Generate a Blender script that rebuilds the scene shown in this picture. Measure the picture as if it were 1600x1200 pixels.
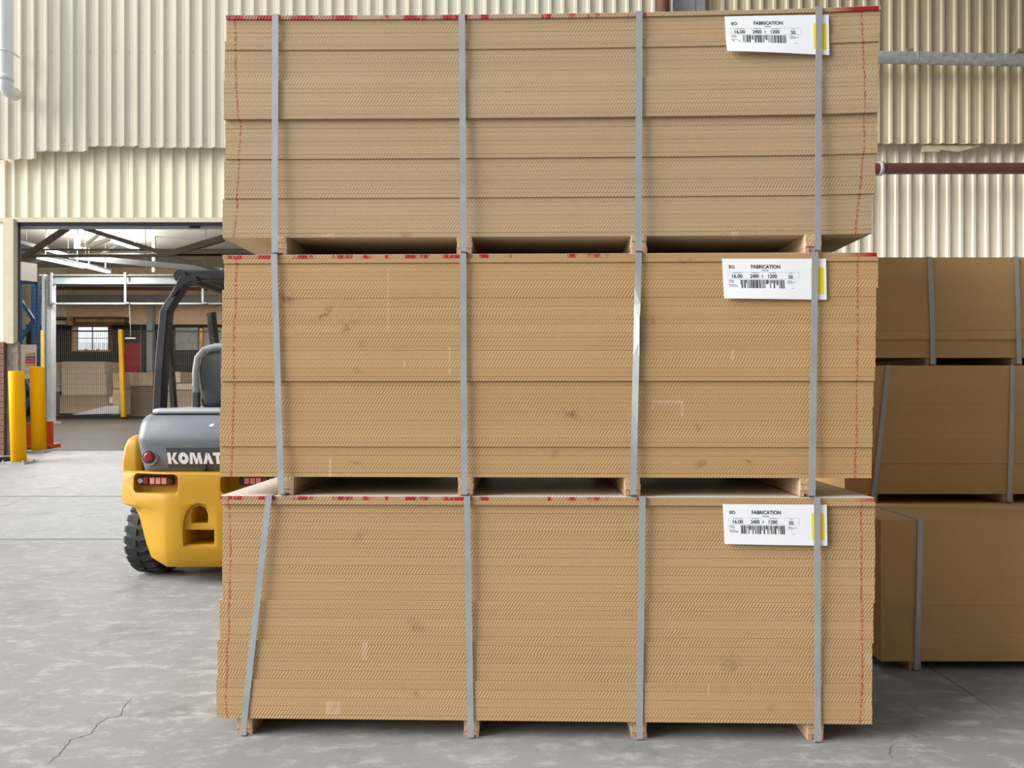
import bpy, bmesh, math, random
from mathutils import Vector, Matrix, noise as mnoise

# ------------------------------------------------------------------ clear
for o in list(bpy.data.objects):
    bpy.data.objects.remove(o)
scene = bpy.context.scene
COL = scene.collection
random.seed(7)

# ------------------------------------------------------------------ camera
F = 1186.0            # focal length in pixels of the 1600 x 1200 frame
EYE = 1.262           # eye height
HOR = 617.0           # row of the horizon
cd = bpy.data.cameras.new('camera')
cd.sensor_width = 36.0
cd.lens = F / 1600.0 * 36.0
cd.shift_y = (HOR - 600.0) / 1600.0
cd.clip_end = 200
cam = bpy.data.objects.new('camera', cd)
cam.location = (0, 0, EYE)
cam.rotation_euler = (math.pi / 2, 0, 0)
COL.objects.link(cam)
scene.camera = cam

# ------------------------------------------------------------------ world, exposure
w = bpy.data.worlds.new('overcast_sky')
scene.world = w
w.use_nodes = True
bg = w.node_tree.nodes['Background']
bg.inputs[0].default_value = (0.90, 0.95, 1.0, 1)
bg.inputs[1].default_value = 0.9
scene.view_settings.view_transform = 'Standard'
scene.view_settings.look = 'None'
scene.view_settings.gamma = 1.0
scene.view_settings.use_curve_mapping = False
scene.view_settings.exposure = 0.48

# hazy sun from the open left side
sd = bpy.data.lights.new('hazy_sun', 'SUN')
sd.energy = 5.5
sd.angle = math.radians(45)
sd.color = (1.0, 0.98, 0.955)
sun = bpy.data.objects.new('hazy_sun', sd)
sdir = Vector((0.90, 0.20, -0.42)).normalized()
sun.rotation_euler = sdir.to_track_quat('-Z', 'Y').to_euler()
sun.location = (-8, -4, 6)
COL.objects.link(sun)

# ------------------------------------------------------------------ helpers
def P(px, py, d):
    """world point seen at a photo pixel at depth d"""
    return Vector(((px - 800) / F * d, d, EYE - (py - HOR) / F * d))

def link(o, parent=None):
    COL.objects.link(o)
    if parent is not None:
        o.parent = parent
    return o

def tag(o, label=None, cat=None, group=None, kind=None):
    if label: o['label'] = label
    if cat: o['category'] = cat
    if group: o['group'] = group
    if kind: o['kind'] = kind
    return o

def empty(name, loc=(0, 0, 0), rz=0.0):
    o = bpy.data.objects.new(name, None)
    o.empty_display_size = 0.1
    o.location = loc
    o.rotation_euler = (0, 0, rz)
    return link(o)

class MB:
    """collects shapes; build() links them as one mesh object, relative to origin"""
    def __init__(self, origin=(0, 0, 0)):
        self.v = []; self.f = []; self.sm = []; self.o = Vector(origin)
    def add(self, vs, fs, smooth=False):
        b = len(self.v)
        self.v += [Vector(v) for v in vs]
        self.f += [tuple(i + b for i in f) for f in fs]
        self.sm += [smooth] * len(fs)
        return self
    def box(self, a, b, smooth=False):
        x0, y0, z0 = a; x1, y1, z1 = b
        if x0 > x1: x0, x1 = x1, x0
        if y0 > y1: y0, y1 = y1, y0
        if z0 > z1: z0, z1 = z1, z0
        vs = [(x0,y0,z0),(x1,y0,z0),(x1,y1,z0),(x0,y1,z0),(x0,y0,z1),(x1,y0,z1),(x1,y1,z1),(x0,y1,z1)]
        fs = [(0,3,2,1),(4,5,6,7),(0,1,5,4),(1,2,6,5),(2,3,7,6),(3,0,4,7)]
        return self.add(vs, fs)
    def bar(self, p0, p1, w, h, up=(0, 0, 1)):
        p0 = Vector(p0); p1 = Vector(p1)
        d = (p1 - p0).normalized()
        s = d.cross(Vector(up))
        if s.length < 1e-4: s = d.cross(Vector((0, 1, 0)))
        s.normalize(); u = s.cross(d).normalized()
        s *= w / 2; u *= h / 2
        vs = [p0-s-u, p0+s-u, p0+s+u, p0-s+u, p1-s-u, p1+s-u, p1+s+u, p1-s+u]
        fs = [(0,3,2,1),(4,5,6,7),(0,1,5,4),(1,2,6,5),(2,3,7,6),(3,0,4,7)]
        return self.add(vs, [tuple(reversed(f)) for f in fs])
    def tube(self, pts, r, n=12, caps=True, smooth=True):
        pts = [Vector(p) for p in pts]
        rs = r if isinstance(r, (list, tuple)) else [r] * len(pts)
        vs = []; fs = []
        prev = None
        for i, p in enumerate(pts):
            if i == 0: t = pts[1] - p
            elif i == len(pts) - 1: t = p - pts[i - 1]
            else: t = (pts[i + 1] - p).normalized() + (p - pts[i - 1]).normalized()
            t.normalize()
            if prev is None:
                a = t.cross(Vector((0, 0, 1)))
                if a.length < 1e-3: a = t.cross(Vector((0, 1, 0)))
            else:
                a = prev - t * prev.dot(t)
            a.normalize(); prev = a
            b = t.cross(a)
            for k in range(n):
                an = 2 * math.pi * k / n
                vs.append(p + (a * math.cos(an) + b * math.sin(an)) * rs[i])
        for i in range(len(pts) - 1):
            for k in range(n):
                k2 = (k + 1) % n
                fs.append((i*n+k, i*n+k2, (i+1)*n+k2, (i+1)*n+k))
        self.add(vs, fs, smooth)
        if caps:
            b = len(self.v) - len(vs)
            self.f.append(tuple(b + k for k in reversed(range(n)))); self.sm.append(False)
            self.f.append(tuple(b + (len(pts)-1)*n + k for k in range(n))); self.sm.append(False)
        return self
    def prism(self, poly, axis, a0, a1):
        """polygon in the two axes other than axis ('x','y','z'), extruded a0..a1"""
        def mk(p, a):
            if axis == 'y': return (p[0], a, p[1])
            if axis == 'x': return (a, p[0], p[1])
            return (p[0], p[1], a)
        n = len(poly)
        vs = [mk(p, a0) for p in poly] + [mk(p, a1) for p in poly]
        fs = [tuple(range(n)), tuple(reversed(range(n, 2*n)))]
        fs += [(i, i+n, (i+1) % n + n, (i+1) % n) for i in range(n)]
        return self.add(vs, fs)
    def loft(self, secs, smooth=False):
        n = len(secs[0])
        vs = [p for s in secs for p in s]
        fs = [tuple(reversed(range(n))), tuple(range((len(secs)-1)*n, len(secs)*n))]
        for i in range(len(secs) - 1):
            for k in range(n):
                k2 = (k + 1) % n
                fs.append((i*n+k, i*n+k2, (i+1)*n+k2, (i+1)*n+k))
        return self.add(vs, fs, smooth)
    def mesh(self, name):
        me = bpy.data.meshes.new(name)
        me.from_pydata([v - self.o for v in self.v], [], self.f)
        for p, s in zip(me.polygons, self.sm): p.use_smooth = s
        bm = bmesh.new(); bm.from_mesh(me)
        bmesh.ops.recalc_face_normals(bm, faces=bm.faces)
        bm.to_mesh(me); bm.free()
        me.update()
        return me
    def build(self, name, mat, parent=None, bevel=0.0, seg=2, soft=0):
        me = self.mesh(name)
        if soft: soften(me, soft)
        me.materials.append(mat)
        o = bpy.data.objects.new(name, me)
        link(o, parent)
        if bevel:
            m = o.modifiers.new('bevel', 'BEVEL'); m.width = bevel; m.segments = seg
            m.limit_method = 'ANGLE'; m.angle_limit = math.radians(35)
        return o

def soften(me, deg):
    for p in me.polygons: p.use_smooth = True
    me.set_sharp_from_angle(angle=math.radians(deg))

def part(name, me, mat, parent, loc=(0, 0, 0), rot=(0, 0, 0)):
    o = bpy.data.objects.new(name, me)
    if mat is not None and len(me.materials) == 0: me.materials.append(mat)
    o.location = loc; o.rotation_euler = rot
    return link(o, parent)

# ------------------------------------------------------------------ materials
def nt(name):
    m = bpy.data.materials.new(name); m.use_nodes = True
    t = m.node_tree
    return m, t, t.nodes, t.links, t.nodes['Principled BSDF']

def math_node(N, L, op, a, b=None, c=None, clamp=False):
    n = N.new('ShaderNodeMath'); n.operation = op; n.use_clamp = clamp
    for i, x in enumerate((a, b, c)):
        if x is None: continue
        if isinstance(x, (int, float)): n.inputs[i].default_value = x
        else: L.new(x, n.inputs[i])
    return n.outputs[0]

def mix_col(N, L, fac, a, b, mode='MIX'):
    n = N.new('ShaderNodeMix'); n.data_type = 'RGBA'; n.blend_type = mode
    for sock, x in ((n.inputs[0], fac), (n.inputs[6], a), (n.inputs[7], b)):
        if isinstance(x, (int, float)): sock.default_value = x
        elif isinstance(x, tuple): sock.default_value = x if len(x) == 4 else (*x, 1)
        else: L.new(x, sock)
    return n.outputs[2]

def ramp(N, L, fac, p0, p1, c0=(0,0,0,1), c1=(1,1,1,1)):
    r = N.new('ShaderNodeValToRGB')
    r.color_ramp.elements[0].position = p0; r.color_ramp.elements[1].position = p1
    r.color_ramp.elements[0].color = c0; r.color_ramp.elements[1].color = c1
    L.new(fac, r.inputs[0])
    return r.outputs[0]

def noise_tex(N, L, vec, scale, detail=4, rough=0.55, dist=0.0):
    n = N.new('ShaderNodeTexNoise')
    n.inputs['Scale'].default_value = scale; n.inputs['Detail'].default_value = detail
    n.inputs['Roughness'].default_value = rough; n.inputs['Distortion'].default_value = dist
    if vec is not None: L.new(vec, n.inputs['Vector'])
    return n.outputs[0]

def scaled(N, L, vec, s):
    n = N.new('ShaderNodeVectorMath'); n.operation = 'MULTIPLY'
    L.new(vec, n.inputs[0]); n.inputs[1].default_value = s
    return n.outputs[0]

def M(name, c, rough=0.6, metal=0.0, var=0.12, scale=6.0, bump=0.0, bscale=60.0, c2=None, spec=0.5, stretch=(1,1,1), wear=None, wscale=9.0, wlo=0.62, whi=0.72):
    m, t, N, L, B = nt(name)
    tc = N.new('ShaderNodeTexCoord').outputs['Object']
    v = scaled(N, L, tc, stretch)
    n1 = noise_tex(N, L, v, scale, 5)
    c2 = c2 or tuple(x * (1 - var * 2) for x in c)
    col = mix_col(N, L, ramp(N, L, n1, 0.3, 0.7), c, c2)
    if wear:
        n2 = noise_tex(N, L, v, wscale, 8, 0.65)
        col = mix_col(N, L, ramp(N, L, n2, wlo, whi), col, wear)
    L.new(col, B.inputs['Base Color'])
    B.inputs['Roughness'].default_value = rough
    B.inputs['Metallic'].default_value = metal
    B.inputs['Specular IOR Level'].default_value = spec
    if bump:
        n3 = noise_tex(N, L, v, bscale, 3)
        b = N.new('ShaderNodeBump'); b.inputs['Strength'].default_value = bump
        b.inputs['Distance'].default_value = 0.01
        L.new(n3, b.inputs['Height']); L.new(b.outputs[0], B.inputs['Normal'])
    return m

def emit(name, c, s):
    m, t, N, L, B = nt(name)
    B.inputs['Base Color'].default_value = (*c, 1)
    B.inputs['Emission Color'].default_value = (*c, 1)
    B.inputs['Emission Strength'].default_value = s
    return m

def concrete(name, ca, cb, cc, rough=0.5, scale=1.0, spec=0.3):
    m, t, N, L, B = nt(name)
    B.inputs['Specular IOR Level'].default_value = spec
    tc = N.new('ShaderNodeNewGeometry').outputs['Position']
    v = scaled(N, L, tc, (1, 1, 0.2))
    n1 = noise_tex(N, L, v, 0.55 * scale, 6, 0.62, 0.3)
    n2 = noise_tex(N, L, scaled(N, L, tc, (1, 2.0, 1)), 6.0 * scale, 10, 0.74, 0.25)
    n3 = noise_tex(N, L, v, 38.0 * scale, 4, 0.6)
    col = mix_col(N, L, ramp(N, L, n1, 0.35, 0.68), ca, cb)
    col = mix_col(N, L, ramp(N, L, n2, 0.50, 0.66), col, cc)
    col = mix_col(N, L, math_node(N, L, 'MULTIPLY', ramp(N, L, n3, 0.55, 0.8), 0.28), col, tuple(x * 0.55 for x in ca))
    n4 = noise_tex(N, L, v, 2.1 * scale, 8, 0.72, 0.3)
    col = mix_col(N, L, math_node(N, L, 'MULTIPLY', ramp(N, L, n4, 0.56, 0.66), 0.42), col, tuple(x * 0.5 for x in ca))
    L.new(col, B.inputs['Base Color'])
    r = math_node(N, L, 'MULTIPLY_ADD', n2, 0.35, rough - 0.17)
    L.new(r, B.inputs['Roughness'])
    b = N.new('ShaderNodeBump'); b.inputs['Strength'].default_value = 0.12; b.inputs['Distance'].default_value = 0.01
    L.new(n2, b.inputs['Height']); L.new(b.outputs[0], B.inputs['Normal'])
    return m

MDF = (0.50, 0.315, 0.150)
mat = {}
mat['concrete'] = concrete('floor_concrete', (0.215, 0.22, 0.222), (0.27, 0.275, 0.277), (0.37, 0.368, 0.362), 0.55)
mat['ramp'] = concrete('ramp_concrete', (0.28, 0.283, 0.28), (0.33, 0.333, 0.33), (0.39, 0.39, 0.385), 0.65)
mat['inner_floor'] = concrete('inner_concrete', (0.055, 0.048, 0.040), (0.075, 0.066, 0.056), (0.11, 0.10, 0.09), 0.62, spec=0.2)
mat['joint'] = M('joint_filler', (0.05, 0.05, 0.05), 0.9)
mat['crack'] = M('crack_dark', (0.07, 0.07, 0.065), 0.9)
mat['clad_left'] = M('cream_cladding', (0.68, 0.63, 0.50), 0.5, var=0.06, scale=1.4, stretch=(3, 3, 0.35), wear=(0.50, 0.44, 0.30), wscale=1.6, wlo=0.6, whi=0.85)
mat['clad_low'] = M('pale_cream_cladding', (0.86, 0.80, 0.62), 0.5, var=0.04, scale=1.4, stretch=(3, 3, 0.35))
mat['clad_khaki'] = M('khaki_cladding', (0.68, 0.60, 0.42), 0.55, var=0.10, scale=1.6, stretch=(3, 3, 0.4), wear=(0.50, 0.44, 0.28), wscale=3, wlo=0.6, whi=0.8)
mat['clad_pale'] = M('bone_cladding', (0.86, 0.80, 0.66), 0.45, var=0.05, scale=1.4, stretch=(3, 3, 0.35))
mat['trim'] = M('cream_trim', (0.60, 0.54, 0.39), 0.5, var=0.05)
mat['screw'] = M('zinc_screw', (0.42, 0.38, 0.28), 0.4, 0.4)
mat['track'] = M('plum_door_track', (0.045, 0.035, 0.06), 0.5)
mat['pvc'] = M('grey_white_pvc', (0.62, 0.64, 0.66), 0.35, var=0.04)
mat['lagging'] = M('silver_lagging', (0.55, 0.57, 0.60), 0.4, 0.3, var=0.2, scale=14, bump=0.6, bscale=22)
mat['redpipe'] = M('oxide_red_paint', (0.13, 0.042, 0.035), 0.4, var=0.1)
mat['galv'] = M('galvanised_steel', (0.42, 0.45, 0.47), 0.42, 0.35, var=0.1)
mat['galv_dull'] = M('dull_galvanised_steel', (0.38, 0.40, 0.41), 0.5, 0.2, var=0.12)
mat['strap'] = M('steel_strap', (0.43, 0.45, 0.455), 0.42, 0.3, var=0.07, scale=14)
mat['black'] = M('black_rubber', (0.018, 0.018, 0.02), 0.75, bump=0.3)
mat['plastic_black'] = M('black_plastic', (0.02, 0.02, 0.022), 0.5)
mat['paper'] = M('label_paper', (0.90, 0.91, 0.94), 0.45, var=0.015)
mat['ink'] = M('black_ink', (0.02, 0.02, 0.022), 0.6, var=0)
mat['ink_grey'] = M('grey_ink', (0.22, 0.22, 0.23), 0.6, var=0)
mat['ink_line'] = M('pale_grey_ink', (0.50, 0.51, 0.53), 0.6, var=0)
mat['ink_yellow'] = M('yellow_ink', (0.90, 0.72, 0.005), 0.5, var=0)
mat['bearer'] = M('offcut_bearer', (0.56, 0.40, 0.22), 0.8, var=0.12, scale=24, c2=(0.50, 0.33, 0.20), bump=0.4, bscale=140)
mat['bearer_red'] = M('reddish_offcut', (0.52, 0.31, 0.20), 0.8, var=0.1, scale=24, bump=0.4, bscale=140)
mat['yellow'] = M('yellow_enamel', (0.46, 0.25, 0.012), 0.45, var=0.05, scale=3, spec=0.3, wear=(0.60, 0.45, 0.20), wscale=7, wlo=0.68, whi=0.74, bump=0.05, bscale=25)
mat['hood'] = M('slate_plastic_hood', (0.15, 0.165, 0.19), 0.42, var=0.06, scale=4, wear=(0.24, 0.25, 0.27), wscale=4, wlo=0.5, whi=0.8)
mat['hood_dark'] = M('charcoal_plate', (0.055, 0.06, 0.07), 0.4, var=0.1)
mat['lid'] = M('pale_grey_lid', (0.33, 0.35, 0.37), 0.5, var=0.06)
mat['guard'] = M('worn_black_steel', (0.012, 0.012, 0.013), 0.5, var=0.1, spec=0.3, wear=(0.06, 0.06, 0.058), wscale=6, wlo=0.5, whi=0.85)
mat['guard_brown'] = M('dusty_black_steel', (0.025, 0.021, 0.018), 0.6, var=0.2, spec=0.3, wear=(0.12, 0.095, 0.075), wscale=12, wlo=0.5, whi=0.8)
mat['seat'] = M('grey_vinyl', (0.10, 0.11, 0.115), 0.55, var=0.1)
mat['seat_light'] = M('pale_vinyl_trim', (0.42, 0.44, 0.45), 0.5, var=0.1)
mat['white'] = M('white_lettering', (0.80, 0.80, 0.80), 0.5, var=0.04)
mat['red_lens'] = M('red_lens', (0.22, 0.008, 0.014), 0.18, var=0.05)
mat['pink_lens'] = M('pink_reflector', (0.70, 0.30, 0.26), 0.25, var=0.05)
mat['chrome'] = M('grey_bezel', (0.30, 0.31, 0.33), 0.35, 0.3)
mat['bollard'] = M('yellow_bollard_paint', (1.0, 0.47, 0.0), 0.5, var=0.02, scale=3, spec=0.12)
mat['brick'] = M('buff_brick', (0.36, 0.30, 0.25), 0.9, var=0.14, scale=9, bump=0.5, bscale=40)
mat['brick_b'] = M('grey_buff_brick', (0.30, 0.25, 0.215), 0.9, var=0.14, scale=9, bump=0.5, bscale=40)
mat['brick_red'] = M('red_brick', (0.30, 0.145, 0.105), 0.9, var=0.14, scale=9, bump=0.5, bscale=40)
mat['mortar'] = M('pale_mortar', (0.50, 0.46, 0.41), 0.95, bump=0.3)
mat['mortar_red'] = M('dark_mortar', (0.12, 0.085, 0.07), 0.95)
mat['blue'] = M('blue_rack_paint', (0.015, 0.11, 0.28), 0.4, var=0.06)
mat['orange'] = M('orange_barrier_paint', (0.75, 0.10, 0.012), 0.5, var=0.05)
mat['sign'] = M('white_sign_board', (0.66, 0.68, 0.70), 0.5, var=0.02)
mat['sign_blue'] = M('blue_print', (0.10, 0.14, 0.42), 0.5)
mat['sign_red'] = M('red_print', (0.55, 0.05, 0.08), 0.5)
mat['sign_gold'] = M('gold_print', (0.60, 0.45, 0.18), 0.5)
mat['wall_dark'] = M('charcoal_wall_paint', (0.022, 0.023, 0.022), 0.7, var=0.1)
mat['wall_peach'] = M('peach_wall_panel', (0.80, 0.58, 0.40), 0.75, var=0.06)
mat['ceil'] = M('ceiling_lining', (0.56, 0.53, 0.48), 0.8, var=0.06, scale=1.2)
mat['hall_roof'] = M('roof_lining', (0.26, 0.25, 0.23), 0.8)
mat['hall_dark'] = M('dull_hall_wall', (0.22, 0.20, 0.17), 0.8)
mat['timber'] = M('brown_timber', (0.17, 0.075, 0.04), 0.7, var=0.2, scale=5)
mat['timber_pale'] = M('ochre_timber', (0.42, 0.27, 0.12), 0.7, var=0.2, scale=5)
mat['frame_wood'] = M('pale_timber_frame', (0.55, 0.36, 0.22), 0.65, var=0.1)
mat['truss'] = M('taupe_truss_paint', (0.14, 0.125, 0.105), 0.6, var=0.1)
mat['beam'] = M('blue_grey_beam_paint', (0.28, 0.33, 0.34), 0.5, var=0.05)
mat['duct'] = M('grey_duct', (0.20, 0.21, 0.21), 0.5, 0.2)
mat['red_door'] = M('red_door_paint', (0.36, 0.012, 0.03), 0.45, var=0.05)
mat['post_yellow'] = M('mustard_post_paint', (0.62, 0.33, 0.01), 0.5)
mat['post_orange'] = M('ochre_post_paint', (0.55, 0.28, 0.05), 0.5)
mat['wire'] = M('fence_wire', (0.20, 0.19, 0.17), 0.5, 0.3)
mat['tube'] = emit('fluorescent_tube', (1.0, 0.98, 0.94), 4.0)
mat['fence_white'] = M('white_fence_paint', (0.75, 0.76, 0.78), 0.5, var=0.04)
gm, gt, gN, gL, gB = nt('window_glass')
gB.inputs['Base Color'].default_value = (0.95, 0.97, 0.97, 1); gB.inputs['Roughness'].default_value = 0.03
gB.inputs['Transmission Weight'].default_value = 1.0; gB.inputs['IOR'].default_value = 1.05
mat['glass'] = gm

# front-edge MDF material of one pack: saw marks, red marker lines, smudges
def mdf_material(name, root, base, zr=None, rough=0.75, left=None, right=None, blobs=(), tapes=(), hatch=1.0, cover=False, redmarks=None):
    m, t, N, L, B = nt(name)
    tcn = N.new('ShaderNodeTexCoord'); tcn.object = root
    co = tcn.outputs['Object']
    sp = N.new('ShaderNodeSeparateXYZ'); L.new(co, sp.inputs[0])
    x, y, z = sp.outputs
    def attr(nm):
        a = N.new('ShaderNodeAttribute'); a.attribute_type = 'OBJECT'; a.attribute_name = nm
        return a.outputs['Fac']
    tone = attr('tone'); ph = attr('phase'); hs = attr('hatch')
    nbig = noise_tex(N, L, scaled(N, L, co, (1, 1, 1.6)), 1.6, 4)
    col = mix_col(N, L, ramp(N, L, nbig, 0.3, 0.7), base, tuple(v * s for v, s in zip(base, (0.93, 0.92, 0.90))))
    fib = noise_tex(N, L, scaled(N, L, co, (40, 40, 260)), 1.0, 3)
    col = mix_col(N, L, math_node(N, L, 'MULTIPLY', ramp(N, L, fib, 0.35, 0.75), 0.16), col, tuple(v * 0.62 for v in base))
    # per-board tone
    tn = math_node(N, L, 'MULTIPLY_ADD', tone, 1.0, 0.0)
    tcol = N.new('ShaderNodeCombineColor')
    for i in range(3): L.new(tn, tcol.inputs[i])
    col = mix_col(N, L, 1.0, col, tcol.outputs[0], 'MULTIPLY')
    # saw marks: slanted ridges, one phase for each sawn book of boards
    wob = math_node(N, L, 'MULTIPLY', noise_tex(N, L, co, 5.0, 2), 0.012)
    xs = math_node(N, L, 'SUBTRACT', math_node(N, L, 'ADD', x, wob), math_node(N, L, 'MULTIPLY', z, 0.62))
    ang = math_node(N, L, 'MULTIPLY_ADD', xs, 2 * math.pi / 0.0118, ph)
    sn = math_node(N, L, 'SINE', ang)
    patch = ramp(N, L, noise_tex(N, L, scaled(N, L, co, (1.2, 1, 5)), 2.2, 2), 0.30, 0.62)
    amp = math_node(N, L, 'MULTIPLY', math_node(N, L, 'MULTIPLY', hs, patch), hatch)
    h = math_node(N, L, 'MULTIPLY', sn, amp)
    facH = math_node(N, L, 'MULTIPLY_ADD', h, 0.17, 1.0)
    hc = N.new('ShaderNodeCombineColor')
    for i in range(3): L.new(facH, hc.inputs[i])
    col = mix_col(N, L, 1.0, col, hc.outputs[0], 'MULTIPLY')
    front = math_node(N, L, 'LESS_THAN', y, 0.03)
    # smudges and scuffs
    nb = noise_tex(N, L, scaled(N, L, co, (1, 1, 1)), 30.0, 4, 0.65, 1.0)
    for (bx, bz, rx, rz, rot, c, s) in blobs:
        dx = math_node(N, L, 'SUBTRACT', x, bx); dz = math_node(N, L, 'SUBTRACT', z, bz)
        ca, sa = math.cos(rot), math.sin(rot)
        u = math_node(N, L, 'ADD', math_node(N, L, 'MULTIPLY', dx, ca / rx), math_node(N, L, 'MULTIPLY', dz, sa / rx))
        v = math_node(N, L, 'ADD', math_node(N, L, 'MULTIPLY', dx, -sa / rz), math_node(N, L, 'MULTIPLY', dz, ca / rz))
        r2 = math_node(N, L, 'ADD', math_node(N, L, 'MULTIPLY', u, u), math_node(N, L, 'MULTIPLY', v, v))
        k = math_node(N, L, 'SUBTRACT', 1.0, r2, clamp=True)
        k = math_node(N, L, 'MULTIPLY', k, ramp(N, L, nb, 0.40, 0.62))
        k = math_node(N, L, 'MULTIPLY', math_node(N, L, 'MULTIPLY', k, s, clamp=True), front)
        col = mix_col(N, L, k, col, c)
    for (x0, x1, z0, z1, c, s) in tapes:
        k = math_node(N, L, 'MULTIPLY', math_node(N, L, 'MULTIPLY', math_node(N, L, 'GREATER_THAN', x, x0), math_node(N, L, 'LESS_THAN', x, x1)),
                      math_node(N, L, 'MULTIPLY', math_node(N, L, 'GREATER_THAN', z, z0), math_node(N, L, 'LESS_THAN', z, z1)))
        k = math_node(N, L, 'MULTIPLY', math_node(N, L, 'MULTIPLY', k, ramp(N, L, nb, 0.3, 0.55)), math_node(N, L, 'MULTIPLY', front, s))
        col = mix_col(N, L, k, col, c)
    # red marker lines running down both ends
    for line in (left, right):
        if not line: continue
        z0, z1 = zr
        xs_ = [p[0] for p in line]; lo, hi = min(xs_) - 0.004, max(xs_) + 0.004
        fc = N.new('ShaderNodeFloatCurve')
        cv = fc.mapping.curves[0]
        pts = sorted([((p[1] - z0) / (z1 - z0), (p[0] - lo) / (hi - lo)) for p in line])
        cv.points[0].location = pts[0]; cv.points[1].location = pts[-1]
        for p in pts[1:-1]: cv.points.new(*p)
        for p in cv.points: p.handle_type = 'VECTOR'
        fc.mapping.update()
        tz = math_node(N, L, 'MULTIPLY_ADD', z, 1 / (z1 - z0), -z0 / (z1 - z0))
        L.new(tz, fc.inputs['Value'])
        xl = math_node(N, L, 'MULTIPLY_ADD', fc.outputs[0], hi - lo, lo)
        nz = noise_tex(N, L, scaled(N, L, co, (60, 1, 150)), 1.0, 3, 0.6)
        wd = math_node(N, L, 'MULTIPLY', ramp(N, L, nz, 0.42, 0.62), 0.0062)
        k = math_node(N, L, 'LESS_THAN', math_node(N, L, 'ABSOLUTE', math_node(N, L, 'SUBTRACT', x, xl)), wd)
        k = math_node(N, L, 'MULTIPLY', math_node(N, L, 'MULTIPLY', k, front), 0.74)
        col = mix_col(N, L, k, col, (0.38, 0.05, 0.04))
    if redmarks:
        n1 = noise_tex(N, L, scaled(N, L, co, (1, 0.15, 0.4)), 14.0, 3, 0.6)
        k = ramp(N, L, n1, 0.48, 0.56)
        vis = None
        for (x0, x1, add) in redmarks:
            rise = math_node(N, L, 'MULTIPLY_ADD', x, 9.0, -9.0 * x0, clamp=True) if add == 1 else math_node(N, L, 'GREATER_THAN', x, x0)
            if add == 1: rise = math_node(N, L, 'MULTIPLY', rise, math_node(N, L, 'MULTIPLY_ADD', n1, 1.2, 0.6, clamp=True), clamp=True)
            kk = math_node(N, L, 'MULTIPLY', rise, math_node(N, L, 'LESS_THAN', x, x1))
            kk = math_node(N, L, 'MULTIPLY', kk, math_node(N, L, 'ADD', k, add, clamp=True))
            vis = kk if vis is None else math_node(N, L, 'MAXIMUM', vis, kk)
        fr = math_node(N, L, 'LESS_THAN', y, 0.012)
        col = mix_col(N, L, math_node(N, L, 'MULTIPLY', vis, fr), col, (0.36, 0.012, 0.025))
    if redmarks:   # pale sealed face of the cover board
        gn = N.new('ShaderNodeNewGeometry'); sn_ = N.new('ShaderNodeSeparateXYZ'); L.new(gn.outputs['True Normal'], sn_.inputs[0])
        col = mix_col(N, L, math_node(N, L, 'GREATER_THAN', sn_.outputs[2], 0.6), col, (0.72, 0.66, 0.60))
    L.new(col, B.inputs['Base Color'])
    B.inputs['Roughness'].default_value = rough
    B.inputs['Specular IOR Level'].default_value = 0.25 if rough > .6 else 0.6
    b = N.new('ShaderNodeBump'); b.inputs['Strength'].default_value = 0.25; b.inputs['Distance'].default_value = 0.0015
    L.new(math_node(N, L, 'ADD', h, math_node(N, L, 'MULTIPLY', fib, 0.6)), b.inputs['Height'])
    L.new(b.outputs[0], B.inputs['Normal'])
    return m

# ------------------------------------------------------------------ SETTING: floor
J1, J2, DOOR = 6.64, 8.29, 11.3
ZD = EYE - (704 - HOR) / F * DOOR
Z25 = EYE - 31 / F * 25.0
def zf(y):
    if y <= J1: return 0.0
    if y <= DOOR: return ZD * (y - J1) / (DOOR - J1)
    return ZD + (Z25 - ZD) * (y - DOOR) / (25 - DOOR)
def slab(name, x0, x1, y0, y1, m, parent):
    g = 0.003
    b = MB()
    x0 += g; x1 -= g
    y0 += .014 if y0 > 0 else g; y1 -= .014
    za, zb = zf(y0), zf(y1)
    vs = [(x0,y0,za-.15),(x1,y0,za-.15),(x1,y1,zb-.15),(x0,y1,zb-.15),(x0,y0,za),(x1,y0,za),(x1,y1,zb),(x0,y1,zb)]
    b.add(vs, [(0,3,2,1),(4,5,6,7),(0,1,5,4),(1,2,6,5),(2,3,7,6),(3,0,4,7)])
    return b.build(name, m, parent)
fb = MB()
XL, XR = -16.0, 12.0
yy = [-9, J1, DOOR, 30]
vs = []; fs = []
for y in yy:
    z = zf(y) - 0.004
    vs += [(XL, y, z), (XR, y, z), (XR, y, z - 0.4), (XL, y, z - 0.4)]
for i in range(3):
    a = i * 4
    fs += [(a, a+1, a+5, a+4), (a+1, a+2, a+6, a+5), (a+2, a+3, a+7, a+6), (a+3, a, a+4, a+7)]
fs += [(0, 3, 2, 1), (12, 13, 14, 15)]
floor = fb.add(vs, fs).build('floor', mat['joint'])
tag(floor, 'pale grey concrete floor slabs with fine joints', 'floor', kind='structure')
XJ = 1.935
slab('floor_slab', XL, XJ, -9, J1, mat['concrete'], floor)
slab('floor_slab', XJ, XR, -9, J1, mat['concrete'], floor)
slab('floor_slab', XL, -5.25, J1, J2, mat['ramp'], floor)
slab('floor_slab', -5.25, XR, J1, J2, mat['ramp'], floor)
slab('floor_slab', XL, XR, J2, DOOR, mat['ramp'], floor)
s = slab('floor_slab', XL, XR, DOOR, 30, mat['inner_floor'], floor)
tag(s, 'dark worn concrete floor inside the workshop doorway')

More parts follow.
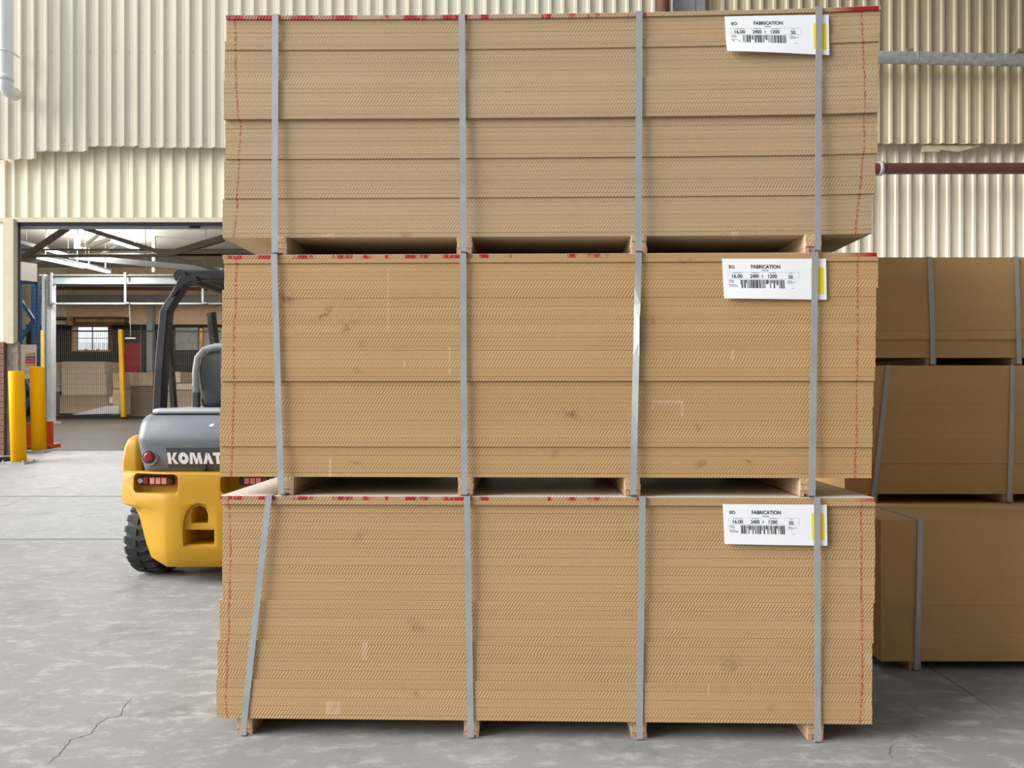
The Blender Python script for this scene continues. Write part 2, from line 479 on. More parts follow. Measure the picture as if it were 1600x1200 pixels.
def floor_px(px, py):
    d = EYE * F / (py - HOR)
    return Vector(((px - 800) / F * d, d, 0.0))
def crack(pts, wd):
    rnd = random.Random(3)
    fine = []
    for a, b in zip(pts[:-1], pts[1:]):
        for k in range(6):
            p = floor_px(a[0] + (b[0]-a[0]) * k / 6, a[1] + (b[1]-a[1]) * k / 6)
            fine.append(p + Vector((rnd.uniform(-.006, .006), rnd.uniform(-.006, .006), 0)))
    b = MB(); n = len(fine)
    for i in range(n - 1):
        p, q = fine[i], fine[i+1]
        s = (q - p).cross(Vector((0, 0, 1))).normalized()
        w0 = wd * (0.4 + 0.6 * rnd.random()) * (1 if 2 < i < n - 4 else 0.5)
        b.add([p - s*w0, p + s*w0, q + s*w0, q - s*w0, (p+q)/2 - Vector((0,0,0.002))], [(0, 1, 2, 3)])
    me = b.mesh('crack')
    for v in me.vertices: v.co.z += 0.0006
    part('crack', me, mat['crack'], floor)
crack([(75, 1195), (92, 1178), (103, 1165), (110, 1155), (140, 1148), (150, 1132), (170, 1122), (190, 1118), (194, 1103), (206, 1090)], 0.0022)
crack([(1395, 1185), (1388, 1172), (1398, 1160)], 0.0016)
crack([(1415, 1143), (1430, 1151), (1446, 1160)], 0.0012)

# ------------------------------------------------------------------ SETTING: unseen hall roof and walls that shape the light
tag(MB().box((1.5, -9, 8.6), (XR, 11.6, 8.8)).build('ceiling', mat['hall_roof']), 'unseen hall roof at the right, cut back to let light in from the left', 'ceiling', kind='structure')  # out of view; roof edge and dark lining set to shape the light
tag(MB().box((7.9, -9, 0), (8.1, 11.3, 8.6)).build('wall_right', mat['hall_dark']), 'unseen dull side wall of the hall, shading the right-hand stack', 'wall', kind='structure')  # out of view; added to darken the right-hand stack

tag(MB().box((-6.0, -7.2, 0), (XR, -7.0, 8.6)).build('wall_light_block', mat['hall_dark']), 'unseen dull wall added behind the camera to block light', 'wall', kind='structure')  # unseen blocker behind the camera, keeps frontal light off the right-hand stack
# ------------------------------------------------------------------ SETTING: clad back wall
W = 11.0
def clad_mesh(n, pitch, z0, z1, h=0.036, th=0.0016, lip=True):
    """ribbed sheet: n pans and ribs, from x=0 to n*pitch, face towards -y"""
    prof = []
    for i in range(n):
        x = i * pitch
        prof += [(x, 0), (x + pitch * 0.22, 0), (x + pitch * 0.235, -0.0022), (x + pitch * 0.265, -0.0022), (x + pitch * 0.28, 0),
                 (x + pitch * 0.44, 0), (x + pitch * 0.455, -0.0022), (x + pitch * 0.485, -0.0022), (x + pitch * 0.50, 0),
                 (x + pitch * 0.685, 0), (x + pitch * 0.735, -h), (x + pitch * 0.925, -h), (x + pitch * 0.985, 0)]
    prof.append((n * pitch, 0)); 
    nn = len(prof)
    vs = [(a, b, z0) for a, b in prof] + [(a, b, z1) for a, b in prof]
    vs += [(a, b + th, z0) for a, b in prof] + [(a, b + th, z1) for a, b in prof]
    fs = []
    for i in range(nn - 1):
        fs.append((i, i+1, nn+i+1, nn+i))
        fs.append((2*nn+i+1, 2*nn+i, 3*nn+i, 3*nn+i+1))
        fs.append((i+1, i, 2*nn+i, 2*nn+i+1))
        fs.append((nn+i, nn+i+1, 3*nn+i+1, 3*nn+i))
    fs.append((0, nn, 3*nn, 2*nn)); fs.append((nn-1, 3*nn-1, 4*nn-1, 2*nn-1))
    b = MB(); b.add(vs, fs)
    return b.mesh('cladding_sheet')
def zpx(py, d): return EYE - (py - HOR) / F * d
def xpx(px, d): return (px - 800) / F * d

wall_back = empty('wall_back', (0, W, 0))
tag(wall_back, 'cream ribbed steel wall behind the board stacks and above the doorway', 'wall', kind='structure')
TOP = 8.6
def sheet(px0, n, pitch, py_bottom, d, m, ztop=TOP, parent=wall_back):
    z0 = zpx(py_bottom, d)
    me = clad_mesh(n, pitch, z0, ztop)
    return part('cladding_sheet', me, mat[m], parent, (xpx(px0, d), d - W, 0))
dU = 10.82
pU = 20.15 / F * dU
# upper skin, left: stepped lower edges
sheet(-24, 4, pU, 249, dU, 'clad_left')
sheet(57, 4, pU, 237, dU - .004, 'clad_left')
sheet(137, 4, pU, 229, dU, 'clad_left')
sheet(218, 4, pU, 231, dU - .004, 'clad_left')
x = 218 + 4 * 20.15
i = 0
while x < 1020:
    sheet(x, 4, pU, 231, dU - .004 * (i % 2), 'clad_left'); x += 4 * 20.15; i += 1
# overlapped repair strip
me = clad_mesh(2, pU, zpx(236, dU), zpx(134, dU))
part('cladding_patch', me, mat['clad_left'], wall_back, (xpx(57, dU), dU - W - 0.009, 0))
# upper skin, right: khaki
x = 1072; i = 0
while x < 1640:
    sheet(x, 4, pU, 225, dU - .004 * (i % 2), 'clad_khaki'); x += 4 * 20.15; i += 1
# lower skin: left above the doorway, right down to the floor
dL = 11.0
pL = 20.5 / F * dL
x = 6; i = 0
while x < 680:
    sheet(x, 4, pL, 341, dL - .004 * (i % 2), 'clad_low', ztop=zpx(170, dL)); x += 4 * 20.5; i += 1
x = 700; i = 0
pR = 20.1 / F * dL
while x < 1640:
    sheet(x, 4, pR, 745, dL - .004 * (i % 2), 'clad_pale', ztop=zpx(170, dL)); x += 4 * 20.1; i += 1
# screws: two rows on the upper skin, one on the lower
sb = MB((0, 0, 0))
sc = MB().tube([(0, 0, 0), (0, -0.006, 0)], 0.007, 6).mesh('screw'); sc.materials.append(mat['screw'])
for row, x0, n, d, step in ((82, 62, 14, dU - .005, 20.15), (219, 62, 14, dU - .005, 20.15), (275, 22, 16, dL - .005, 20.5), (339, 22, 16, dL - .005, 20.5)):
    for k in range(n):
        px = x0 + k * step - 1.5
        part('screw', sc, None, wall_back, (xpx(px, d), d - W, zpx(row, d)))
for k in range(11):
    part('screw', sc, None, wall_back, (xpx(1384 + k * 20.15, dU), dU - .005 - W, zpx(219, dU)))
# packing between the skins (girt)
MB((0, W, 0)).box((xpx(0, dU), dU + .02, zpx(205, dU)), (xpx(1600, dU), dL - .04, zpx(190, dU))).build('girt', mat['trim'], wall_back)
# broken fascia stub under the khaki skin
MB((0, W, 0)).prism([(xpx(1443, dU), zpx(226, dU)), (xpx(1470, dU), zpx(226, dU)), (xpx(1535, dU), zpx(227, dU)), (xpx(1500, dU), zpx(236, dU)), (xpx(1470, dU), zpx(233, dU)), (xpx(1470, dU), zpx(236, dU)), (xpx(1443, dU), zpx(236, dU))], 'y', dU + .02, dU + .05).build('fascia_stub', mat['clad_khaki'], wall_back)

# column and red downpipe in the gap of the upper skin
col_ = MB((0, 0, 0)); dc = 10.75
c0 = tag(empty('steel_column', (xpx(1073, dc), dc, 0)), 'grey steel column against the wall above the top pack', 'column')
for (a, b_) in ((1050, 1085), (1086, 1100)):
    MB(c0.location).box((xpx(a, dc), dc - .06, 0.0), (xpx(b_, dc), dc + (0.05 if a == 1050 else .02), 7.3)).build('flange' if a == 1050 else 'web', mat['galv_dull'] if a == 1050 else mat['galv'], c0)
dp = MB().tube([(0, 0, 0.02), (0, 0, 7.2)], 0.08, 16).build('red_downpipe', mat['redpipe'])
dp.location = (xpx(1037, 10.6), 10.6, 0)
tag(dp, 'oxide red vertical pipe beside the grey column', 'pipe')

# pipes on the right of the wall
def hpipe(name, px0, py0, px1, py1, d, r, m, label, fittings):
    a, b = P(px0, py0, d), P(px1, py1, d)
    root = empty(name, a)
    tag(root, label, 'pipe')
    n = 24
    MB(a).tube([a.lerp(b, k / n) for k in range(n + 1)], r, 18).build('pipe_run', mat[m], root)
    for (px, wd, rr, mm) in fittings:
        t = (px - px0) / (px1 - px0); c = a.lerp(b, t); u = (b - a).normalized()
        MB(a).tube([c - u * wd / 2, c + u * wd / 2], rr, 18).build('pipe_clamp', mat[mm], root)
    return root
hpipe('lagged_pipe', 1105, 84, 1680, 96, 10.55, 0.083, 'lagging', 'silver lagged pipe running along the khaki wall', [(1430, .012, .087, 'galv'), (1250, .012, .087, 'galv'), (1610, .012, .087, 'galv')])
hpipe('red_pipe', 1105, 264, 1680, 263, 10.6, 0.078, 'redpipe', 'oxide red horizontal pipe below the khaki cladding', [(1375, .05, .10, 'galv')])
for px in (1422, 1596):
    c = P(px, 79, 10.6)
    o = MB(c).box((c.x - .05, 10.6, c.z - .01), (c.x + .05, 10.8, c.z + .03)).build('pipe_bracket', mat['screw'])
    o.location = c
    tag(o, 'small rusty bracket on top of the lagged pipe, %s' % ('near the front stack' if px < 1500 else 'at the right'), 'bracket')

# white downpipe, top left
a = P(8, -40, 10.45); rootd = empty('downpipe', P(8, 150, 10.45))
tag(rootd, 'white downpipe with an elbow at the top left of the wall', 'pipe')
pts = [P(8, -60, 10.45), P(8, 0, 10.45), P(8.5, 60, 10.45), P(9, 128, 10.45), P(10, 136, 10.46), P(13, 142, 10.5), P(18, 145, 10.6), P(23, 147, 10.68)]
MB(rootd.location).tube(pts, 0.09, 18).build('pipe_run', mat['pvc'], rootd)
MB(rootd.location).tube([P(9, 118, 10.45), P(9, 127, 10.45)], 0.096, 18).build('collar', mat['pvc'], rootd)
b = MB(rootd.location)
b.tube([P(8.7, 80, 10.45), P(8.7, 83, 10.45)], 0.094, 18); c = P(22, 82, 10.6); b.bar(P(18, 81, 10.45), P(30, 90, 10.75), .012, .03)
b.build('bracket', mat['pvc'], rootd)

# doorway: fascia, pier, tracks
t1 = MB().box((xpx(7, 10.93), 10.90, zpx(537, 10.93)), (xpx(25, 10.93), 10.97, zpx(343, 10.93))).build('trim_1', mat['trim'])
tag(t1, 'cream flashing at the left jamb of the doorway', 'trim', kind='structure')
MB().box((xpx(16, 10.93), 10.885, zpx(537, 10.93)), (xpx(24, 10.93), 10.90, zpx(343, 10.93))).build('flashing_fold', mat['trim'], t1)
t2 = MB().box((xpx(-40, 10.93), 10.92, zpx(347, 10.93)), (xpx(690, 10.93), 10.98, zpx(340, 10.93))).build('trim_2', mat['trim'])
tag(t2, 'cream flashing along the head of the doorway', 'trim', kind='structure')
t3 = MB().box((xpx(-60, 10.93), 10.95, zf(10.9)), (xpx(6, 10.93), 11.0, zpx(249, 10.93))).build('trim_3', mat['clad_low'])
tag(t3, 'pale cladding panel left of the doorway jamb', 'trim', kind='structure')
d1 = empty('door_1', P(31, 700, 11.25)); tag(d1, 'open sliding doorway into the workshop, dark plum track', 'doorway', kind='structure')
MB(d1.location).box((xpx(27, 11.0), 10.98, zpx(352.5, 11.0)), (xpx(690, 11.0), 11.02, zpx(346.5, 11.0))).build('head_track', mat['track'], d1)
MB(d1.location).box((xpx(27, 11.0), 10.975, zf(11.0)), (xpx(31, 11.0), 11.02, zpx(347, 11.0))).build('jamb_track', mat['track'], d1)
MB(d1.location).box((xpx(32, 11.1), 11.08, zpx(358, 11.1)), (xpx(690, 11.1), 11.12, zpx(352.5, 11.1))).build('head_beam', mat['galv_dull'], d1)
MB(d1.location).box((xpx(297, 11.08), 11.06, zpx(356.5, 11.08)), (xpx(312, 11.08), 11.08, zpx(353.5, 11.08))).build('maker_plate', mat['plastic_black'], d1)

# brick pier, single bricks
dB = 10.92
wl = MB().box((xpx(7, dB) + .004, dB + .006, zf(dB) - .05), (xpx(28, dB) - .006, 10.97, zpx(537, dB))).build('wall_left', mat['mortar'])
tag(wl, 'buff brick pier at the left side of the doorway', 'wall', kind='structure')
course = 0.086; xa, xb = xpx(7, dB), xpx(28, dB)
def brick_mesh(l, dpt=0.048, h=0.076):
    return MB().box((0, 0, 0), (l, dpt, h)).mesh('brick')
bm_full = brick_mesh((xb - xa) * 0.60); bm_half = brick_mesh((xb - xa) * 0.36)
z = zf(dB) + .002; k = 0
while z < zpx(537, dB) - 0.05:
    m1, m2 = (bm_full, bm_half) if k % 2 == 0 else (bm_half, bm_full)
    for me, xx in ((m1, xa), (m2, xa + (xb - xa) * (0.64 if k % 2 == 0 else 0.40))):
        o = bpy.data.objects.new('brick', me)
        if not me.materials: me.materials.append(mat['brick'])
        o.location = (xx, dB + random.uniform(-.003, .002), z); link(o, wl)
        if random.random() < 0.4:
            o.material_slots[0].link = 'OBJECT'; o.material_slots[0].material = mat['brick_b']
    z += course; k += 1
dR = 10.86
wr = MB().box((xpx(-60, dR), dR + .006, zf(dR) - .05), (xpx(6.5, dR), 10.94, zpx(537, dR))).build('wall_far_left', mat['mortar_red'])
tag(wr, 'red brick wall at the very left edge below the cladding', 'wall', kind='structure')
br = brick_mesh(0.225, 0.05)
br.materials.append(mat['brick_red'])
z = zf(dR) + .002; k = 0
while z < zpx(537, dR) - .05:
    for j in range(3):
        xx = xpx(6.5, dR) - 0.235 * (j + 1) + (0.0 if k % 2 == 0 else 0.0)
        o = bpy.data.objects.new('brick', br); o.location = (xx + .004, dR + random.uniform(-.003, .002), z); link(o, wr)
    z += course; k += 1

# ------------------------------------------------------------------ FRONT STACK
YAW = math.radians(-1.3)
D0 = 2.79
CX = (855 - 800) / F * D0
ca, sa = math.cos(YAW), math.sin(YAW)
def fx(px):
    k = (px - 800) / F
    return (k * D0 - CX) / (ca - k * sa)
def fz(px, py):
    Y = D0 + fx(px) * sa
    return EYE - (py - HOR) / F * Y
PITCH = 0.01614; BH = 0.066; NB = 51
PACKH = BH + NB * PITCH
BL, BD = 2.40, 1.20

def board_mesh(th, bendf=None, n=1, c=0.0007):
    vs = []; fs = []
    for i in range(n + 1):
        x = -BL / 2 + BL * i / n
        dz = bendf(x) if bendf else 0.0
        vs += [(x, 0, c + dz), (x, c, dz), (x, BD, dz), (x, BD, th + dz), (x, c, th + dz), (x, 0, th - c + dz)]
    for i in range(n):
        a = i * 6
        for k in range(6):
            k2 = (k + 1) % 6
            fs.append((a + k, a + k2, a + 6 + k2, a + 6 + k))
    fs.append(tuple(range(6))[::-1]); fs.append(tuple(n * 6 + k for k in range(6)))
    return MB().add(vs, fs).mesh('board')

bearer_mats = None
def bearer_mesh(wd, ln, h, seed):
    rnd = random.Random(seed)
    b = MB(); lh = h / 3
    for k in range(3):
        j = rnd.uniform(-.0015, .0015); jy = rnd.uniform(0, .004)
        z0, z1 = k * lh + (0.0004 if k else 0), (k + 1) * lh
        if k == 0:
            b.box((-wd/2 + j, jy, z0), (-.0135, ln, z1)); b.box((.0135, jy, z0), (wd/2 + j, ln, z1))
            b.box((-.0135, jy + .002, z0 + .007), (.0135, ln - .002, z1))
        else:
            b.box((-wd/2 + j, jy, z0), (wd/2 + j, ln, z1))
    me = b.mesh('bearer')
    me.materials.append(mat['bearer']); me.materials.append(mat['bearer_red'])
    for p in me.polygons:
        zc = sum(me.vertices[i].co.z for i in p.vertices) / len(p.vertices)
        p.material_index = 1 if zc < lh * 0.98 else 0
    return me

def strap_mesh(xt, xb, ztop, yfront, yback, zb, wd=0.0235, twist=None, th=0.0009, bulge=0.0):
    """closed steel band: up the front, over the top, down the back, under the bearer"""
    path = []  # (point, width dir, outward normal)
    n = 14
    for i in range(n + 1):
        t = i / n
        z = zb + (ztop - zb) * t
        tw = twist(t) if twist else 0.0
        wdir = Vector((math.cos(tw), math.sin(tw), 0)); nrm = Vector((math.sin(tw), -math.cos(tw), 0))
        yb_ = yfront - bulge * math.sin(math.pi * t)
        path.append((Vector((xb + (xt - xb) * t, yb_, z)), wdir, nrm))
    path.append((Vector((xt, yfront + .0025, ztop + .0003)), Vector((1, 0, 0)), Vector((0, -.7, .7))))
    path.append((Vector((xt, yfront + .008, ztop + .0005)), Vector((1, 0, 0)), Vector((0, 0, 1))))
    path.append((Vector((xt, yback, ztop + .0005)), Vector((1, 0, 0)), Vector((0, 0, 1))))
    path.append((Vector((xt, yback + .004, ztop)), Vector((1, 0, 0)), Vector((0, 1, 0))))
    path.append((Vector((xb, yback + .004, zb)), Vector((1, 0, 0)), Vector((0, 1, 0))))
    path.append((Vector((xb, yback, zb - .0018)), Vector((1, 0, 0)), Vector((0, 0, -1))))
    path.append((Vector((xb, yfront + .004, zb - .0018)), Vector((1, 0, 0)), Vector((0, 0, -1))))
    vs = []; fs = []
    for p, wv, nv in path:
        a, b_ = p - wv * wd / 2, p + wv * wd / 2
        vs += [a, b_, b_ + nv * th, a + nv * th]
    m = len(path)
    for i in range(m):
        j = (i + 1) % m
        for k in range(4):
            k2 = (k + 1) % 4
            fs.append((i*4+k, i*4+k2, j*4+k2, j*4+k))
    return MB().add(vs, fs).mesh('strap')

# --- printed label
def text_mesh(txt, bold=0.0):
    cu = bpy.data.curves.new('lettering', 'FONT'); cu.body = txt; cu.offset = bold; cu.resolution_u = 3
    o = bpy.data.objects.new('lettering', cu); COL.objects.link(o)
    dg = bpy.context.evaluated_depsgraph_get(); dg.update()
    me = bpy.data.meshes.new_from_object(o.evaluated_get(dg))
    bpy.data.objects.remove(o); bpy.data.curves.remove(cu)
    return me
def make_label(root, corners, zbase, bulge, seed, small, curl):
    (tlx, tly), (trx, try_), (brx, bry), (blx, bly) = corners
    A = Vector((fx(tlx), fz(tlx, tly) - zbase)); Bc = Vector((fx(trx), fz(trx, try_) - zbase))
    Cc = Vector((fx(brx), fz(brx, bry) - zbase)); Dd = Vector((fx(blx), fz(blx, bly) - zbase))
    def surf(u, v, off=0.0):
        p = (A * (1-u) + Bc * u) * (1-v) + (Dd * (1-u) + Cc * u) * v
        y = -0.0105 - bulge * math.sin(math.pi * min(1, u / 0.86)) * (0.3 + 0.7 * v) - curl * max(0, v - 0.6) * (1 - u) * 2.0
        if u > 0.86: y += 0.0
        return Vector((p.x, y - off, p.y))
    nu, nv = 20, 8
    vs = [surf(i / nu, j / nv) for j in range(nv + 1) for i in range(nu + 1)]
    vs += [surf(i / nu, j / nv, -0.0005) for j in range(nv + 1) for i in range(nu + 1)]
    q = (nu + 1) * (nv + 1); fs = []
    for j in range(nv):
        for i in range(nu):
            a = j * (nu + 1) + i
            fs.append((a, a + 1, a + nu + 2, a + nu + 1)); fs.append((q + a, q + a + nu + 1, q + a + nu + 2, q + a + 1))
    for i in range(nu):
        fs.append((i, q + i, q + i + 1, i + 1)); e = nv * (nu + 1)
        fs.append((e + i + 1, q + e + i + 1, q + e + i, e + i))
    for j in range(nv):
        a = j * (nu + 1); fs.append((a, a + nu + 1, q + a + nu + 1, q + a)); a += nu
        fs.append((a + nu + 1, a, q + a, q + a + nu + 1))
    paper = MB().add(vs, fs).build('label', mat['paper'], root, soft=30)
    tag(paper, 'white printed label with barcode and yellow patch')
    def grid_patch(u0, u1, v0, v1, off, n=4):
        vs = []; fs = []
        for j in range(3):
            for i in range(n + 1):
                vs.append(surf(u0 + (u1-u0) * i / n, v0 + (v1-v0) * j / 2, off))
        for j in range(2):
            for i in range(n):
                a = j * (n + 1) + i; fs.append((a, a + 1, a + n + 2, a + n + 1))
        return vs, fs
    def put_text(txt, u0, u1, vc, hgt, m='ink', bold=0.012):
        me = text_mesh(txt, bold)
        xs = [v.co.x for v in me.vertices]; ys = [v.co.y for v in me.vertices]
        x0, x1, y0, y1 = min(xs), max(xs), min(ys), max(ys)
        for v in me.vertices:
            u = u0 + (u1 - u0) * (v.co.x - x0) / (x1 - x0)
            vv = vc + hgt / 2 - hgt * (v.co.y - y0) / (y1 - y0)
            v.co = surf(u, vv, 0.0005)
        o = bpy.data.objects.new('lettering', me); me.materials.clear(); me.materials.append(mat[m]); link(o, paper)
    put_text('EO', .062, .116, .205, .085, bold=.026)
    put_text('FABRICATION', .275, .555, .20, .095, bold=.026)
    put_text('16.00', .088, .188, .435, .095, bold=.019)
    put_text('2400', .262, .347, .435, .095, bold=.019)
    put_text('x', .375, .390, .435, .065, bold=.006)
    put_text('1200', .437, .520, .435, .095, bold=.019)
    put_text('50', .632, .675, .450, .090, bold=.019)
    put_text(small[0], .056, .104, .580, .050, 'ink_grey', .004)
    put_text(small[1], .056, .138, .685, .050, 'ink_grey', .004)
    b = MB()
    for (u0, u1, v0, v1) in ((.378, .440, .282, .302),):
        b.add(*grid_patch(u0, u1, v0, v1, .0005))
    for (u0, u1, v0) in ((.095, .185, .352), (.275, .345, .348), (.450, .515, .348), (.640, .672, .355), (.050, .105, .535), (.050, .11, .64), (.62, .665, .545), (.62, .71, .572), (.62, .68, .60), (.66, .69, .725)):
        b.add(*grid_patch(u0, u1, v0, v0 + .010, .0005))
    b.build('fine_print', mat['ink_grey'], paper)
    b = MB()
    for (u0, u1, v0, v1) in ((.05, .735, .335, .340), (.05, .735, .500, .505), (.05, .052, .335, .5), (.733, .735, .335, .5)):
        b.add(*grid_patch(u0, u1, v0, v1, .0004, 8))
    b.build('ruled_box', mat['ink_line'], paper)
    b = MB(); rnd = random.Random(seed); u = .165
    while u < .59:
        wd = rnd.choice((.004, .004, .007, .011)); v1 = .735 if rnd.random() < .8 else rnd.uniform(.60, .66)
        b.add(*grid_patch(u, u + wd, .525, v1, .0005, 1)); u += wd + rnd.choice((.004, .006, .009))
    b.build('barcode', mat['ink'], paper)
    MB().add(*grid_patch(.850, .972, .215, .865, .0005)).build('yellow_patch', mat['ink_yellow'], paper)
    return paper

def px_line(pts, zbase):
    return [(fx(x), fz(x, y) - zbase) for x, y in pts]

PACKS = [
    dict(label='lowest board pack of the front stack, strapped, standing on the concrete floor', z=0.0,
         groups=[(1,344.5,4),(1,346,5),(6,347,-5),(8,347,-3.5),(8,346.5,-4.5),(9,343.5,1),(9,341,5.5),(9,340,9.5)],
         gaps=(0.00085, 0.0003), hatch=1.1,
         left=[(357,780),(360,850),(358,935),(358,995),(356,1005),(356,1060),(354,1085),(357,1122)],
         right=[(1346,782),(1347,850),(1347,930),(1347,990),(1346,1060),(1344,1100),(1342,1129)],
         straps=[(422,381),(730,736),(1003,998),(1274,1275)], bear=[381.5,736.5,999,1275.5],
         lab=[(1128,787),(1290,788),(1291,852),(1131,849)], small=('1706', '7R20740'), curl=.0, bulge=.004,
         blobs=[(650,978,20,14,.3,.5),(1140,1035,22,20,.4,.45),(560,840,8,22,.5,.4),(645,1080,26,7,.3,.45),(720,700,20,8,0,.3),(1205,1105,12,8,0,.4)],
         tapes=[(510,533,1094,1115,.45),(1105,1107,1068,1085,.6),(1350,1362,1020,1040,.35),(1350,1366,1066,1126,.22),(566,575,1003,1030,.4)],
         red=[(344,420,.25),(425,790,0),(860,1006,0),(1335,1370,1)]),
    dict(label='middle board pack of the front stack, one strap twisted, smudged front edges', z=PACKH + .0024,
         groups=[(1,348,4),(1,350,5),(6,350.5,1),(9,347.5,2.5),(9,346.5,3.5),(3,345.5,3),(6,344.5,-3.5),(9,343,-2.5),(7,342.5,-7)],
         gaps=(0.0004, 0.00012), hatch=0.85,
         left=[(371,402),(369,440),(369,490),(366,503),(366,560),(366,600),(364,640),(363,690),(360,746)],
         right=[(1340,400),(1340,500),(1339,560),(1339,600),(1339,690),(1338,700),(1337,747)],
         straps=[(430,441),(724,726),(997,988),(1271,1266)], bear=[446,727,989,1263.5],
         lab=[(1127,405),(1289,405),(1290,469),(1130,467)], small=('1709', '2F19739'), curl=.006, bulge=.006,
         blobs=[(450,465,16,14,0,.75),(505,492,24,9,-.6,.75),(545,512,20,8,-.9,.7),(565,538,8,10,.4,.5),(545,490,40,30,0,.25),(888,642,20,12,-.3,.9),(900,652,14,5,.3,.7),(1090,668,8,10,0,.5),(1168,722,14,5,.3,.65),(1095,726,16,7,-.4,.6),(1168,735,10,4,0,.5),(866,708,10,14,.3,.4),(1020,505,4,14,0,.35),(560,580,12,7,.6,.4),(1070,405,14,10,0,.5),(555,722,16,7,0,.4)],
         tapes=[(1019,1021,626,640,.6),(1020,1068,626,630,.55),(1064,1068,630,650,.5),(605,608,420,525,.28),(701,704,543,584,.5),(513,517,715,745,.6),(1142,1147,546,562,.7),(630,634,565,572,.6)],
         red=[(348,430,.3),(440,800,0),(890,1002,0),(1320,1373,1)]),
    dict(label='topmost board pack of the front stack, red-marked cover board sagging slightly', z=2 * PACKH + .0048,
         groups=[(1,354,6),(5,354,1),(2,352,4),(7,351,0),(9,350.5,5),(9,351,-6),(9,348.5,-11),(9,345,-16)],
         gaps=(0.00025, 0.0001), hatch=0.55,
         left=[(367,32),(369,60),(368,100),(371,150),(373,185),(376,196),(372,246),(372,256),(368,308),(369,318),(363,368)],
         right=[(1346,25),(1349,80),(1350,110),(1351,180),(1352,230),(1350,240),(1347,290),(1341,345),(1340,366)],
         straps=[(432,431),(722,725),(998,997),(1277,1275)], bear=[435,725.5,999,1271.5],
         lab=[(1131,28),(1293,25),(1294,88),(1134,83)], small=('1709', '26   15'), curl=.010, bulge=.006,
         blobs=[(632,366,14,8,0,.4),(1150,362,14,6,0,.3)],
         tapes=[(1144,1156,360,367,.5),(500,520,362,368,.4)],
         red=[(352,430,.5),(440,560,.35),(600,790,.12),(850,1010,.05),(1290,1372,1)]),
]

yaw_loc = lambda z: (CX - 0.0, D0, z)
SMUDGE = (0.16, 0.10, 0.05)
PALE = (0.66, 0.50, 0.36)
for pi, pk in enumerate(PACKS):
    zb = pk['z']
    root = empty('board_pack', (CX, D0, zb), YAW)
    tag(root, pk['label'], 'board pack', 'strapped packs of the front stack')
    blobs = [(fx(a), fz(a, b) - zb, c / 425, d / 425, -e, SMUDGE, s) for a, b, c, d, e, s in pk['blobs']]
    tapes = [(fx(a), fx(b), fz(a, d) - zb, fz(a, c) - zb, PALE, s) for a, b, c, d, s in pk['tapes']]
    zr = (BH, PACKH)
    base = ((0.50, 0.325, 0.165), MDF, (0.47, 0.335, 0.20))[pi]
    mm = mdf_material('mdf_edges_%d' % pi, root, base, zr, .75, px_line(pk['left'], zb), px_line(pk['right'], zb), blobs, tapes, pk['hatch'])
    mc = mdf_material('mdf_cover_%d' % pi, root, base, rough=0.38, hatch=0.8, redmarks=[(fx(a) - .01, fx(b), s) for a, b, s in pk['red']])
    g2, g1 = pk['gaps']
    sets = []
    for n, lp, fwd in pk['groups']:
        for k in range(n): sets.append((lp, fwd, k == 0))
    rnd = random.Random(40 + pi)
    shared = {}
    nb = len(sets)
    jy = 0; phase = 0; tone = 1
    for bi in range(nb):               # from the top down
        lp, fwd, first = sets[bi]
        zi = nb - 1 - bi
        if bi % 2 == 0:
            phase = rnd.uniform(0, 6.28); jy = rnd.uniform(-.0006, .0006); tone = rnd.uniform(.955, 1.045)
            hs = rnd.choice((1.0, 1.0, 0.8, 0.55, 0.9))
        gap = g2 if bi % 2 == 0 else g1
        if pi == 2:
            amp = 0.002 + 0.010 * (zi / 50) ** 2
            bend = lambda x, A=amp: -A * (1 - ((x + .12) / 1.25) ** 2) if abs(x + .12) < 1.25 else 0.004 * (x / 1.2) ** 4
            me = board_mesh(PITCH - gap, bend, 10)
        else:
            key = (bi % 2)
            if key not in shared: shared[key] = board_mesh(PITCH - gap)
            me = shared[key]
        if zi == 0 or pi == 2: pass
        ob = bpy.data.objects.new('board', me)
        if not me.materials: me.materials.append(mm)
        ob.location = (fx(lp) + BL / 2 + rnd.uniform(-.0007, .0007), -fwd / 1000 + jy + rnd.uniform(-.0003, .0003), BH + zi * PITCH)
        link(ob, root)
        ob['phase'] = float(phase); ob['tone'] = float(tone * rnd.uniform(.985, 1.015)); ob['hatch'] = float(hs)
        if bi == 0:
            ob.material_slots[0].link = 'OBJECT'; ob.material_slots[0].material = mc
            ob['label'] = 'cover board with smeared red marks on its edge'
    for k, bx in enumerate(pk['bear']):
        ob = part('bearer', bearer_mesh(0.056, 1.18, BH - .0004, pi * 10 + k), None, root, (fx(bx), 0.004, 0), (0, 0, rnd.uniform(-.015, .015)))
    # the front of the strap touches the boards that stick out most
    yf = -0.0130
    ztop = PACKH
    for k, (xt, xb_) in enumerate(pk['straps']):
        tw = None
        if pi == 1 and k == 2:
            tw = lambda t: -0.75 * math.exp(-((t - .70) / .10) ** 2) - 0.30 * math.exp(-((t - .42) / .2) ** 2)
        extra = -0.0035 if k == 3 else 0.0
        if pi == 2:
            zt = ztop - 0.012 * (1 - ((fx(xt) + .12) / 1.25) ** 2)
        else: zt = ztop
        me = strap_mesh(fx(xt), fx(xb_), zt + .0006, yf + extra, BD + .03, 0.0055, twist=tw)
        part('strap', me, mat['strap'], root)
    make_label(root, pk['lab'], zb, pk['bulge'] * .5, 100 + pi, pk['small'], pk['curl'])

